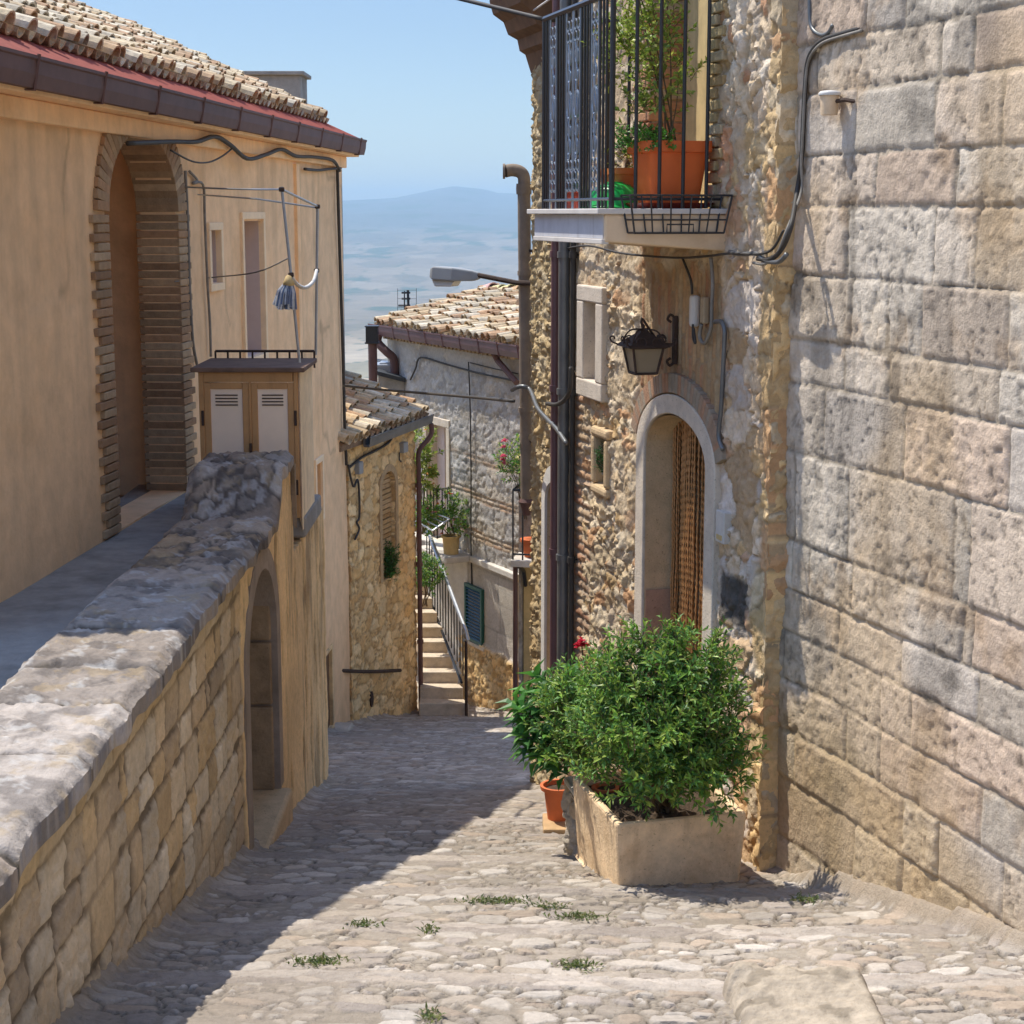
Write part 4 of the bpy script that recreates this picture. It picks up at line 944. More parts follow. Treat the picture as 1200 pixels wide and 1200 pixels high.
mb.build('bottom_rail', M_['dark_metal'], bal)
def bar(s, o, r=.0115): m0 = MB(); m0.tube([FR.p(s, o, .03), FR.p(s, o, RZ)], r, 8); m0.build('baluster', M_['dark_metal'], bal, smooth='angle')
for o in (.58, .43, .28, .13): bar(SB0 + .03, o); bar(SB1 - .03, o)
bar(SB0 + .03, RO, .017); bar(SB1 - .03, RO, .015)
for q_ in (.06, .12, .33, .39, .45, .51, .865, .925, .985, 1.045, 1.245, 1.31, 1.375): bar(SB1 - .03 - q_, RO, .0085)
for q_ in (.22, .60, .76, 1.145):
    s0 = SB1 - .03 - q_; mb = MB()
    for e_ in (-.07, .07): mb.tube([FR.p(s0 + e_, RO, .03), FR.p(s0 + e_, RO, RZ)], .006, 5)
    def ring(z, a, b, r=.007): mb.tube([FR.p(s0 + a * math.cos(t * math.pi / 8), RO, z + b * math.sin(t * math.pi / 8)) for t in range(16)], r, 5, closed=True)
    for ds_ in (-.034, .034):
        for z in (1.17, 1.10, .30, .235, .17): 
            mb.tube([FR.p(s0 + ds_ + .031 * math.cos(t * math.pi / 6), RO, z + .032 * math.sin(t * math.pi / 6)) for t in range(12)], .006, 4, closed=True)
        mb.tube([FR.p(s0 + ds_ * (.35 + .3 * math.sin(k * 1.05)), RO + .004, .34 + k * .038) for k in range(20)], .005, 5)
    ring(.68, .045, .085, .009); ring(.98, .03, .05); ring(.42, .03, .05); ring(.86, .026, .04); ring(.52, .026, .04)
    mb.build('scroll_panel', mat('highlit_iron', (.22, .27, .34), rough=.3, amt=.2, spec=.6, metal=.5) if 'highlit_iron' not in bpy.data.materials else bpy.data.materials['highlit_iron'], bal)  # blue-white highlights put into the iron's colour
# balcony door: brick jambs
mbA, mbB = MB(), MB()
for i in range(28):
    z = .04 + i * .072
    for s, sg, mb in ((BD0, -1, mbA), (BD1, 1, mbB)):
        k = .12 if i % 2 else .22; c = random.choice([(.46, .24, .12), (.42, .19, .10), (.45, .34, .22)] if sg > 0 else [(.47, .36, .19), (.43, .30, .15), (.48, .39, .25)])
        mb.fbox(FR, min(s - sg * .015, s + sg * k), max(s - sg * .015, s + sg * k), -.25, .035 + .012 * random.random(), z, z + .06, c)
bd = None
mb = MB(); mb.fbox(FR, BD0 - .02, BD1 + .02, -.24, -.2, .03, BDT); bd = mb.build('balcony_door', M_['ochre_wood'], rh); mbA.build('brick_jamb', M_['brick'], bd, bevel=.008); mbB.build('brick_jamb', M_['brick'], bd, bevel=.008)
# eaves of the lower far end
mb = MB(); prof = [(0, .95), (.05, 1.10), (.10, 1.13), (.12, 1.22), (.20, 1.26), (.24, 1.36), (.33, 1.42), (.36, 1.52), (.36, 1.56), (0, 1.56)]
S0, S1 = 4.88, 5.78; vs = [FR.p(s, o, z + .22) for s in (S0, S1) for o, z in prof]; m = len(prof)
mb._add(vs, [(i, (i + 1) % m, m + (i + 1) % m, m + i) for i in range(m)] + [tuple(range(m)), tuple(range(2 * m - 1, m - 1, -1))]); mb.build('eaves_corbel', M_['wood'], rh)
mb = MB(); mb.fbox(FR, 4.87, 5.86, -1.5, .43, 1.80, 1.86); mb.build('eaves_board', M_['tile'], rh)
# downpipes
def dpipe(x, r, o, m, name='downpipe', ztop=2.2, y1=800, par=rh):
    s = FR.px(x, 500, o)[0]; mb = MB(); zb = FR.px(x, y1, o)[1]; mb.tube([FR.p(s, o, zb), FR.p(s, o, ztop)], r, 12)
    for z in (1.2, -.32, -1.4, -2.75, -3.9): mb.lathe([(r + .011, -.025), (r + .011, .025)], FR.p(s, o, z), 12); mb.tube([FR.p(s, 0, z), FR.p(s, o, z)], .008, 5)
    return mb.build(name, M_[m], par, smooth='angle')
dpipe(650, .034, .09, 'purple_metal'); dpipe(660.5, .047, .085, 'grey_metal'); dpipe(670.5, .022, .05, 'cable', 'conduit', y1=790)
# tall pipe at the far corner
tp = thing('vent_pipe', 'tall weathered brown pipe with elbow top at the far corner of the rubble house', 'pipe', at(616, 600, 14.95))
ps, po, pe = at(614, 225, 14.95), at(617.5, 588, 14.95), at(613, 200, 14.95)
mb = MB(); mb.tube([po, ps], .057, 14); mb.lathe([(.066, 0), (.068, .05), (.066, .09)], ps - ZV * .02, 14); mb.lathe([(.064, -.02), (.064, .02)], at(616, 480, 14.95), 14); mb.lathe([(.064, -.02), (.064, .02)], at(615, 320, 14.95), 14)
mb.build('shaft', M_['clay_pipe'], tp, smooth='angle')
mb = MB(); e = at(592, 202, 14.93); mb.tube(smooth_path([ps, ps + ZV * .12, ps + Vector((-.035, 0, .17)), ps + Vector((-.10, 0, .185)), Vector((e.x, e.y, ps.z + .175))], 5), .055, 14); mb.tube([Vector((e.x, e.y, ps.z + .175)), Vector((e.x - .02, e.y, ps.z + .175))], .066, 14); mb.build('elbow', M_['clay_pipe'], tp, smooth='angle')
mb = MB(); mb.lathe([(.035, -.12), (.06, -.02), (.075, .0), (.057, .03)], po, 14); mb.build('pipe_foot', M_['brown_metal'], tp, smooth='angle')
mb = MB()
for z in (ps.z - .5, po.z + .55): mb = MB(); mb.tube([Vector((po.x, po.y, z)), FR.p(5.66, -.06, z)], .014, 6); mb.build('pipe_bracket', M_['rust'], tp)
# street lamp
sl = thing('street_lamp', 'grey flat headed street lamp on a dark arm, over the grey roof', 'street lamp', at(560, 326, 15.0))
mb = MB(); mb.tube([FR.p(5.66, -.05, at(600, 331, 15).z), at(606, 331.5, 14.9), at(558, 322, 15.1)], .022, 8); mb.build('arm', M_['rust'], sl, smooth='angle')
a, b = at(561, 323.5, 15.1), at(508, 321, 15.25); d = (b - a); L = d.length; d.normalize(); sd = d.cross(ZV).normalized(); up = sd.cross(d); up = up if up.z > 0 else -up
def ringp(t, w, z0, z1): c = a + d * (L * t); return [c - sd * w + up * z0, c + sd * w + up * z0, c + sd * w * .8 + up * z1, c - sd * w * .8 + up * z1]
def loft(mb, rings):
    n = len(rings[0]); vs = [p for r in rings for p in r]
    mb._add(vs, [(i * n + k, i * n + (k + 1) % n, (i + 1) * n + (k + 1) % n, (i + 1) * n + k) for i in range(len(rings) - 1) for k in range(n)] + [tuple(range(n))[::-1], tuple((len(rings) - 1) * n + k for k in range(n))])
mb = MB(); loft(mb, [ringp(-.02, .035, -.025, .03), ringp(.12, .05, -.045, .045), ringp(.5, .12, -.05, .065), ringp(.93, .12, -.045, .07), ringp(1.0, .10, -.02, .05)]); mb.build('head', M_['lamp_grey'], sl, bevel=.012)
mb = MB(); loft(mb, [ringp(.46, .09, -.055, -.045), ringp(.52, .095, -.10, -.045), ringp(.88, .095, -.105, -.045), ringp(.96, .08, -.05, -.04)]); mb.build('diffuser', mat('lamp_diffuser', (.62, .60, .55), rough=.3, amt=.04), sl, bevel=.01)

# ================================================================== ashlar wall nearer on the right
ah = thing('ashlar_house', 'tall grey wall of large dressed stone blocks at the right edge', 'house', (2.6, 7, -3.2))
ry = [185, 243, 321, 396, 446, 526, 631, 689, 740, 797, 856, 915, 985, 1040]
rz = sorted([FA.px(930, y)[1] for y in ry]); rz = [rz[0] - 1.5, rz[0] - .9, rz[0] - .42] + rz
while rz[-1] < 4.4: rz.append(rz[-1] + random.choice((.27, .33, .38, .44)))
def ah_fun(S, Z):
    h, c, cid = ashlar(S, Z, rz, .70, 131, [(.58, .49, .385), (.62, .535, .425), (.60, .485, .37), (.55, .475, .39), (.62, .505, .375), (.60, .46, .34)], (.36, .30, .225), depth=.011, joint=.012, rough=.011, jit=.9, chip=.014)
    h = h + .012 * (rnd(cid, 11) - .5) + .010 * (fbm(S * 7 + Z * 30, Z * 7 - S * 22, 3, 140) - .5) * (rnd(cid, 12) > .55)
    pit = sstep(.60, .70, fbm(S * 26, Z * 26, 3, 132)) * (rnd(cid, 9) > .3)
    er = sstep(.55, .72, fbm(S * 3.2, Z * 3.2, 5, 133)) * (rnd(cid, 8) > .35)
    h = h - .006 * pit - .010 * er + .016 * er * fbm(S * 30, Z * 30, 3, 134)
    c = c * (1 - .35 * pit)[..., None]
    c = c * (1 - .45 * er)[..., None] + np.array((.40, .26, .14)) * (.45 * er)[..., None]
    vs_ = sstep(.54, .72, fbm(S * 4.5, Z * .55, 4, 138)); oc = sstep(.52, .68, fbm(S * .9, Z * .9, 4, 139))
    c = c * (1 - .34 * vs_)[..., None]; c = c * (1 - .45 * oc)[..., None] + np.array((.58, .41, .23)) * (.45 * oc)[..., None]
    dk = sstep(.60, .74, fbm(S * 1.6, Z * 2.2, 6, 142, .62)); c = c * (1 - .42 * dk)[..., None]
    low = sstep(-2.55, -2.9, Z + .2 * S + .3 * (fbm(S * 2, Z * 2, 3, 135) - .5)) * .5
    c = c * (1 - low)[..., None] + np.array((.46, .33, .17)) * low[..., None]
    h = h + .05 * (fbm(S * 1.1, Z * 1.1, 3, 136) - .5)
    return h, c
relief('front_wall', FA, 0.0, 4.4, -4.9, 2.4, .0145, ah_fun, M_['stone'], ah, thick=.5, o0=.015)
mb = MB(); mb.fbox(FA, .02, 9, -4, -.49, -5, 4.2); mb.fbox(FA, .02, 9, -.489, 0, 2.41, 4.2); mb.fbox(FA, 4.405, 9, -.489, 0, -5, 2.405); mb.build('rear_wall', M_['concrete'], ah)
kz = floor_z(1.3, 6.2)
def kerb():
    xs = np.arange(.86, 1.46, .010); ys = np.arange(5.2, 6.62, .010); X, Y = np.meshgrid(xs, ys, indexing='ij')
    e = np.minimum(X - .86, 6.62 - Y); r = .07; ex = np.clip(np.minimum(X - .86, 1.455 - X) / r, 0, 1); ey = np.clip((6.62 - Y) / r, 0, 1)
    rd = np.sqrt(np.clip(1 - (1 - ex) ** 2, 0, 1)) * np.sqrt(np.clip(1 - (1 - ey) ** 2, 0, 1))
    z = floor_z(1.2, 6.5) - .07 + .20 * rd + .03 * (fbm(X * 4, Y * 4, 4, 141) - .5) + .03 * (fbm(X * 16, Y * 16, 5, 142, .6) - .5) - .05 * sstep(.5, .7, fbm(X * 7, Y * 7, 4, 145)) * sstep(.16, .0, e)
    c = np.array((.40, .335, .255)) * (.55 + .9 * fbm(X * 9, Y * 9, 6, 143, .65))[..., None]
    mo = sstep(.6, .7, fbm(X * 9, Y * 9, 4, 144)); c = c * (1 - .6 * mo)[..., None] + np.array((.17, .14, .10)) * (.6 * mo)[..., None]
    B = np.stack([X, Y, z * 0 + floor_z(1.2, 6.5) - .5], -1); keep = np.ones((len(xs) - 1, len(ys) - 1), bool)
    o = grid_mesh('kerb_stone', np.stack([X, Y, z], -1), c, keep, M_['stone'], None, back=B, base=(1.15, 5.9, kz)); tag(o, 'rounded worn kerb block in the near right corner of the street', 'kerb')
kerb()
# ------------------------------------------------------------------ fixings on the right walls
def AP(x, y, o=.05): return FA.P(x, y, o)
lz = thing('wall_fitting', 'small round white capped wall fitting on the grey ashlar blocks', 'wall fitting', AP(973, 130))
P = AP(972, 120, .10); mb = MB(); mb.lathe([(.045, -.065), (.05, .03), (.05, .035)], P, 14); mb.build('body', M_['balcony'], lz, smooth='angle')
mb = MB(); mb.lathe([(.058, .035), (.062, .045), (.05, .058), (.0, .064)], P, 14, caps=False); mb.build('cap', M_['white_plastic'], lz, smooth=True)
mb = MB(); mb.tube([P + ZV * .0, AP(990, 117, .06), AP(1003, 119, .02)], .012, 6); mb.build('bracket', M_['rust'], lz)
big = [(1010, 33), (985, 40), (965, 47), (953, 58), (946, 75), (943, 110), (941, 150), (939, 190)]
tail = [(934, 225), (927, 265), (916, 292), (902, 304), (888, 303)]
for k, (dx, r, lab, mt) in enumerate(((0, .015, 'thick grey cable of the bundle down the joint of rubble and ashlar', 'cable'), (5, .009, 'pale cable beside the thick one down the joint of rubble and ashlar', 'pale_cable'))):
    pts = [FA.P(x, y + dx * .6, .04 + .01 * k) for x, y in big] + [FA.P(max(927, x) + dx, y, .05) for x, y in tail[:1]] + [FR.P(x - dx, y + dx, .06) for x, y in tail[1:]]
    cable('cable', pts, r, lab, mt)
cable('cable', [FA.P(x, y, .04) for x, y in ((948, -20), (948.5, 0), (949.5, 25), (954, 36), (963, 41), (971, 38), (976, 29))], .012, 'grey cable hanging in a hook shape at the top of the ashlar wall', 'grey_metal')
cable('cable', [FR.P(x, y, .07) for x, y in ((660, 292), (690, 288), (730, 297), (790, 302), (830, 300), (856, 297), (886, 298), (905, 292), (918, 270))], .008, 'dark cable sagging along the wall under the balcony')
cable('cable', [FR.P(x, y, .06) for x, y in ((855, 295), (870, 298), (886, 297), (897, 305), (912, 307), (922, 298))], .014, 'thick grey taped cable right of the balcony slab', 'grey_metal')
cable('cable', [FR.P(x, y, .06) for x, y in ((800, 303), (806, 318), (810, 330), (811, 345))], .009, 'thin wire dropping to the white meter box by the lantern', 'cable')
cable('conduit', [FR.P(x, y, .05) for x, y in ((833, 302), (835, 330), (834, 360), (833, 385), (826, 402), (820, 395), (822, 380))], .013, 'pale conduit running past the beige box under the balcony', 'pale_cable', 'conduit')
cable('conduit', [FR.P(x, y, .05) for x, y in ((838, 377), (845, 377), (849, 386), (849, 400), (847, 440), (845, 480), (842, 510), (847, 527))], .015, 'bent grey conduit beside the right of the door arch', 'grey_metal', 'conduit', 4)
cable('cable', [FR.P(x, y, .07) for x, y in ((812, 380), (812, 395), (815, 402), (813, 385))], .008, 'short looped wire under the white meter box')
def rbox(name, x0, x1, y0, y1, o1, label, mt, bev=.02, o0=.01, fr=FR):
    a = fr.px(x0, y1, o1); b = fr.px(x1, y0); b = (min(b[0], a[0] - .07), b[1]); mb = MB(); mb.fbox(fr, b[0], a[0], o0, o1, a[1], b[1]); return tag(mb.build(name, M_[mt], bevel=bev), label, 'junction box')
rbox('meter_box', 806, 818, 345, 383, .07, 'white rounded electric box on the wall right of the lantern', 'white_plastic', .022)
rbox('meter_box', 819.5, 832, 348, 379, .05, 'beige electric box next to the white one right of the lantern', 'beige_plastic', .01)
pl = thing('entry_plate', 'small pale doorbell plate with yellow slot beside the arched door', 'doorbell plate', FR.P(853, 634, 0))
a, b = FR.px(847.5, 633), FR.px(858.5, 601); mb = MB(); mb.fbox(FR, b[0], a[0], .0, .055, a[1], b[1]); mb.build('plate', M_['white_render'], pl, bevel=.006)
mb = MB(); mb.fbox(FR, b[0] + .03, a[0] - .03, .05, .06, a[1] + .02, a[1] + .05); mb.build('slot', M_['ochre_wood'], pl)
cable('cable', [Vector(q) for q in (at(600, 457, 14.9), at(606, 454, 14.8), at(614, 453, 14.75), at(622, 458, 14.7))] + [FR.P(x, y, .12) for x, y in ((630, 478), (642, 492), (652, 502), (664, 520))], .02, 'thick pale cable from the tall brown pipe down to the maroon downpipe', 'grey_metal')
cable('cable', [FR.P(x, y, .16) for x, y in ((641, 473), (652, 474), (662, 468), (668, 455), (669, 430))], .018, 'dark cable looped over the grey downpipe')
cable('wire', [FR.p(SB1 - .03, RO, RZ), at(545, 0, 12.6), at(545, 0, 12.6) * 2 - FR.p(SB1 - .03, RO, RZ)], .016, 'dark line running up from the balcony rail into the sky', 'cable', 'wire')
cable('wire', [at(602, 28, 14.6), at(640, 2, 13.6), at(655, -10, 13.2)], .008, 'thin pale wire by the eaves above the balcony rail', 'white_plastic', 'wire')
# ------------------------------------------------------------------ lantern
ln = thing('wall_lantern', 'black wrought iron wall lantern with tan panes above the arched door', 'lantern', FR.P(793, 428, 0))
s0, zt_ = FR.px(795, 372); _, zb_ = FR.px(795, 425); so, zc = FR.px(793, 410)
mb = MB(); mb.tube(smooth_path([FR.p(s0, .03, zb_ - .0), FR.p(s0, .055, zb_ - .02), FR.p(s0, .075, zb_ + .01), FR.p(s0, .05, zb_ + .03)], 4), .009, 6)
mb.tube(smooth_path([FR.p(s0, .03, zt_), FR.p(s0, .055, zt_ + .02), FR.p(s0, .075, zt_ - .01), FR.p(s0, .05, zt_ - .03)], 4), .009, 6)
mb.fbox(FR, s0 - .02, s0 + .02, .01, .035, zb_ - .01, zt_ + .01); mb.build('wall_plate', M_['rust'], ln)
LC = FR.p(s0 + .02, .235, 0); zl = at(757, 437, LC.y).z; zh = at(757, 406, LC.y).z; zr = at(757, 388, LC.y).z
mb = MB(); zm = (zb_ + zt_) / 2
mb.tube(smooth_path([FR.p(s0, .03, zm - .02), FR.p(s0, .10, zm - .05), FR.p(s0, .14, zm), FR.p(s0, .11, zm + .035), FR.p(s0, .085, zm + .01)], 5), .008, 6)
mb.tube([FR.p(s0, .03, zm - .03), FR.p(s0 + .01, .13, zm - .02), FR.p(s0 + .02, .235, zr + .07), FR.p(s0 + .02, .245, zr + .085), FR.p(s0 + .02, .25, zr + .06), FR.p(s0 + .02, .235, zr + .0)], .009, 6)
mb.build('bracket_arm', M_['rust'], ln)
ax = (eR, nR); T, Bt = .105, .072
def lring(w, z): return [LC + eR * i * w + nR * j * w + ZV * z for i, j in ((-1, -1), (1, -1), (1, 1), (-1, 1))]
mb = MB(); loft(mb, [lring(Bt - .006, zl + .008), lring(T - .006, zh - .004)]); mb.build('pane', M_['frost_glass'], ln)
mb = MB(); lo, hi = lring(Bt, zl), lring(T, zh)
for k in range(4): mb.tube([lo[k], hi[k]], .009, 6); mb.tube([lo[k], lo[(k + 1) % 4]], .009, 6); mb.tube([hi[k], hi[(k + 1) % 4]], .011, 6)
mb.build('frame', M_['rust'], ln)
mb = MB(); loft(mb, [lring(T + .035, zh), lring(T + .03, zh + .012), lring(.035, zr - .01), lring(.02, zr + .01)]); mb.build('hood', M_['rust'], ln)
mb = MB()
for i in range(4):
    for sg in (-1, 1):
        dv = (eR if i % 2 else nR); sv = (nR if i % 2 else eR) * (1 if i < 2 else -1)
        c = LC + sv * (T + .02) + dv * sg * .055
        mb.tube([c + dv * sg * .035 * math.cos(t * .55) + ZV * (zh + .035 - LC.z + .03 * math.sin(t * .55)) for t in range(10)], .005, 5)
for p in lring(T + .03, zh + .01): v = (p - LC); v.z = 0; v.normalize(); mb.tube(smooth_path([p, p + v * .04 + ZV * .012, p + v * .055 + ZV * .04, p + v * .03 + ZV * .05, p + v * .02 + ZV * .03], 4), .006, 5)
for p in lring(T + .01, zh + .02): mb.tube(smooth_path([p, (p * .6 + (LC + ZV * zr) * .4) + ZV * .05, LC + ZV * (zr + .012)], 5), .006, 5)
mb.lathe([(.0, zr + .05), (.012, zr + .035), (.008, zr + .02), (.018, zr)], LC, 8); mb.build('scroll', M_['rust'], ln)
# ================================================================== grey house at the bend
gh = thing('grey_house', 'grey rubble house with low clay tile roof and maroon gutter beyond the steps', 'house', (-1, 27.5, -7.6))
GE = -2.06; GL = 5.05
nG = Vector((*FG.n, 0)); eG = Vector((*FG.d, 0))
gw0, gw1 = FG.px(525, 540)[0], FG.px(502, 540)[0]; GWZ1 = FG.px(514, 499)[1]; LEDGE = -5.42
gs0, gs1 = FG.px(570.5, 700)[0], FG.px(550, 700)[0]; GSZ0, GSZ1 = FG.px(560, 752)[1], FG.px(560, 686)[1]
def gf(S, Z):
    h, c, _ = rubble(S, Z, .30, .17, 201, [(.40, .375, .345), (.46, .43, .39), (.36, .34, .32), (.50, .475, .44), (.43, .38, .315)], (.40, .365, .32), depth=.018, split=.4, rough=.018, jw=.12, tilt=.02)
    hb, cb2, _ = ashlar(S, Z, np.arange(-6, -1, .075), .24, 202, [(.42, .30, .20), (.40, .26, .17), (.44, .36, .28)], (.36, .31, .25), depth=.02, joint=.016)
    band = np.mod(Z + .05 * np.sin(S * 2), .62); m = sstep(.44, .47, band) * sstep(.62, .60, band) * sstep(-3.7, -3.9, Z)
    h = h * (1 - m) + hb * m; c = c * (1 - m)[..., None] + cb2 * m[..., None]
    pl = sstep(.40, .52, fbm(S * .9, Z * .9 + 3, 4, 203) - .14 + .16 * sstep(-2.6, -2.2, Z) - .3 * sstep(-3.4, -3.9, Z))
    h = h * (1 - .8 * pl) + .012 * pl; c = c * (1 - .85 * pl)[..., None] + np.array((.45, .42, .385)) * (.85 * pl)[..., None]
    return h, c
relief('upper_wall', FG, 0, GL, LEDGE, GE, .026, gf, M_['stone'], gh, holes=[rect_hole(gw0, gw1, LEDGE, GWZ1)], thick=.3)
def gl(S, Z):
    h, c, _ = ashlar(S, Z, [-9, -8.2, -7.75, -7.38, -6.93, -6.48, -6.02, -5.58, -5], 1.15, 205, [(.50, .455, .39), (.48, .43, .37), (.52, .47, .41)], (.36, .33, .29), depth=.006, joint=.012, rough=.008, jit=.3)
    hb, cb2, _ = rubble(S, Z, .16, .12, 207, OCH, (.34, .25, .14), depth=.03, split=.4)
    m = sstep(-6.80, -6.86, Z - .02 * S + .02 * np.sin(S * 9)); h = h * (1 - m) + (hb - .02) * m + .05 * m; c = c * (1 - m)[..., None] + cb2 * m[..., None]
    return h, c
relief('lower_wall', FG, 0, GL, -8.8, LEDGE - .1, .03, gl, M_['stone'], gh, thick=.3, o0=.04)
mb = MB(); mb.fbox(FG, -.02, 1.6, -.1, .10, LEDGE - .10, LEDGE); mb.fbox(FG, 1.602, 2.75, -.1, .50, LEDGE - .10, LEDGE + .001); mb.build('ledge', M_['white_render'], gh, bevel=.015)
mb = MB(); mb.fbox(FG, .01, GL, -5, -.28, -8.8, GE + .05); mb.build('rear_wall', M_['concrete'], gh)
mb = MB(); rect_frame(mb, FG, gw0 - .13, gw1 + .13, LEDGE, GWZ1 + .14, .13, .045, -.25, wb=.02); gd = mb.build('landing_door', M_['pale_stone'], gh, bevel=.01)
mb = MB(); mb.fbox(FG, gw0 - .01, (gw0 + gw1) / 2 + .08, -.22, -.18, LEDGE + .02, GWZ1 + .005); mb.build('door_leaf', M_['ochre_wood'], gd)
mb = MB(); mb.fbox(FG, (gw0 + gw1) / 2 + .082, gw1 + .01, -.21, -.16, LEDGE + .02, GWZ1 + .005); mb.build('door_curtain', M_['shutter'], gd)
# shuttered window
mb = MB(); rect_frame(mb, FG, gs0, gs1, GSZ0, GSZ1, .055, .10, .03); shw = mb.build('green_shutter', M_['green_shutter'], gh, bevel=.005)
mb = MB(); n = 15
for i in range(n):
    z = GSZ0 + .07 + (GSZ1 - GSZ0 - .14) * i / (n - 1)
    P = [FG.p(s, o, zz) for s in (gs0 + .055, gs1 - .055) for o, zz in ((.09, z - .022), (.095, z - .016), (.065, z + .010), (.06, z + .004))]
    mb._add(P, [(0, 1, 5, 4), (1, 2, 6, 5), (2, 3, 7, 6), (3, 0, 4, 7), (0, 3, 2, 1), (4, 5, 6, 7)])
mb.build('slats', mat('sky_tinted_slats', (.015, .085, .15), rough=.35, amt=.15, spec=.6), shw); mb = MB(); mb.fbox(FG, gs0 + .02, gs1 - .02, .02, .028, GSZ0 + .02, GSZ1 - .02); mb.build('backing', M_['dark'], shw)  # slats coloured blue to carry the sky's reflection
mb = MB(); mb.fbox(FG, gs0 - .1, gs1 + .06, .03, .11, GSZ0 - .06, GSZ0 - .003); mb.build('sill', M_['pale_stone'], shw, bevel=.008)
# eaves, gutter, roof
mb = MB()
for i in range(36): s = .05 + i * .138; mb.fbox(FG, s, s + .07, -.02, .14, GE - .09, GE - .002, (.40, .30, .2))
mb.fbox(FG, -.05, GL + .1, -.02, .17, GE, GE + .05, (.38, .29, .2)); mb.build('eaves_brick', M_['brick'], gh)
A, B = FG.p(-.5, .17, GE + .14), FG.p(GL + .18, .17, GE + .14)
mb = MB(); gutter(mb, A, B, .07, .15, outward=nG); mb.build('gutter', M_['purple_metal'], gh)
brackets(gh, 'purple_metal', A, B, .66, nG, .15, .07)
pg = math.atan(.25); uG = Vector((-FG.n[0] * math.cos(pg), -FG.n[1] * math.cos(pg), math.sin(pg)))
mb = MB(); tile_roof(mb, FG.p(-.7, .24, GE + .15), eG, uG, GL + .85, 2.25, seed=15, sp=.205, row=.29, r0=.095)
RGo, RGz = .24 - 2.2 * math.cos(pg), GE + .15 + 2.2 * math.sin(pg)
q0 = FG.p(-.7, RGo - 3.0 * math.cos(pg), RGz - 3.0 * math.sin(pg)); u2 = Vector((FG.n[0] * math.cos(pg), FG.n[1] * math.cos(pg), math.sin(pg)))
mb.hexa([q0 + eG * a + u2 * b + ZV * c for c in (-.05, .05) for a, b in ((0, 0), (GL + .8, 0), (GL + .8, 3.0), (0, 3.0))], (.34, .24, .17))
ridge_row(mb, FG.p(-.7, RGo, RGz), FG.p(GL + .1, RGo, RGz), .12)
rr = random.Random(8)
for i in range(7):
    b = FG.p(rr.uniform(1.0, 3.4), -.75 - (hh := rr.uniform(0, .9)), GE + .15 + (.99 + hh) * .25 + .10); mb.tube([b, b + eG * rr.uniform(-.3, .3) + uG * .28], [.1, .085], 8, col=rr.choice([(.42, .24, .15), (.36, .2, .12), (.45, .33, .24)]))
mb.build('roof', M_['tile'], gh)
mb = MB(); mb.poly([FG.p(GL, -.3, GE), FG.p(GL, -4.6, GE), FG.p(GL, RGo, RGz - .05)]); mb.build('gable', M_['concrete'], gh)
mb = MB(); mb.tube(smooth_path([FG.p(GL - .25, .28, GE - .0), FG.p(GL - .25, .30, GE - .14), FG.p(GL - .4, .2, GE - .30), FG.p(GL - .46, .10, GE - .42), FG.p(GL - .46, .08, GE - .7)], 5), .075, 10); mb.tube([FG.p(GL - .46, .08, GE - .7), FG.p(GL - .46, .08, -5)], .06, 10); mb.build('downpipe', M_['brown_metal'], gh, smooth='angle')
mb = MB(); mb.tube([FG.p(.52, .2, GE), FG.p(.46, .15, GE - .14), FG.p(-.1, .12, GE - .42)], .05, 8); mb.build('gutter_outlet', M_['brown_metal'], gh)
cable('cable', [FG.P(x, y, .06) for x, y in ((481, 445), (487, 432), (493, 419), (520, 426), (560, 437), (607, 447))], .016, 'dark cable strung along the upper grey wall under the gutter')
cable('cable', [FG.P(x, y, .06) for x, y in ((549, 424), (551, 480), (552, 560), (552, 640), (553, 690))], .012, 'thin vertical cable down the middle of the grey rubble wall')
cable('cable', [FG.P(x, y, .06) for x, y in ((551, 425), (575, 431), (607, 438))], .011, 'thin second cable on the right half of the grey wall under the eaves')
# ================================================================== flight of steps with rail
stp = thing('staircase', 'narrow flight of worn stone steps climbing between ochre and grey houses', 'staircase', (-1, 25.5, -7.4))
sd = Vector((-.305, .952, 0)); sp_ = Vector((.952, .305, 0)); SR0 = Vector((-.655, 24.72, 0)); z0s = floor_z(-1.0, 24.7)
RISE, GO = .168, .29; NST = 12
for i in range(NST):
    a = SR0 + sd * (GO * i); b = SR0 + sd * (GO * (i + 1) + .02); top = z0s + .03 + RISE * (i + 1)
    def lx(y): return -1.40 if y < 25.75 else -1.40 - .55 * (y - 25.75)
    la, lb = Vector((lx(a.y), a.y - .2 * (a.x - lx(a.y)) * .0, 0)), Vector((lx(b.y), b.y, 0))
    mb = MB(); mb.hexa([Vector((p.x, p.y, z)) for z in (top - RISE * (1.0 if i else 1.6) - .02, top) for p in (la - sd * .02, a - sd * .02, b, lb)]); mb.build('step', M_['smooth_stone'], stp, bevel=.012)
mb = MB(); a, b = SR0, SR0 + sd * (GO * NST)
mb.hexa([Vector((p.x, p.y, z)) for z, (p0, p1, p2, p3) in ((0, (a, b, b - sp_ * .6, a - sp_ * .6)),) for p in ()] or [Vector((q.x - .01, q.y, z)) for z in (-8.8, z0s) for q in (a + sd * .1 - sp_ * .3, a + sd * .1 - sp_ * .02, b - sp_ * .02, b - sp_ * .3)])
mb.build('stair_core', M_['cement'], stp)
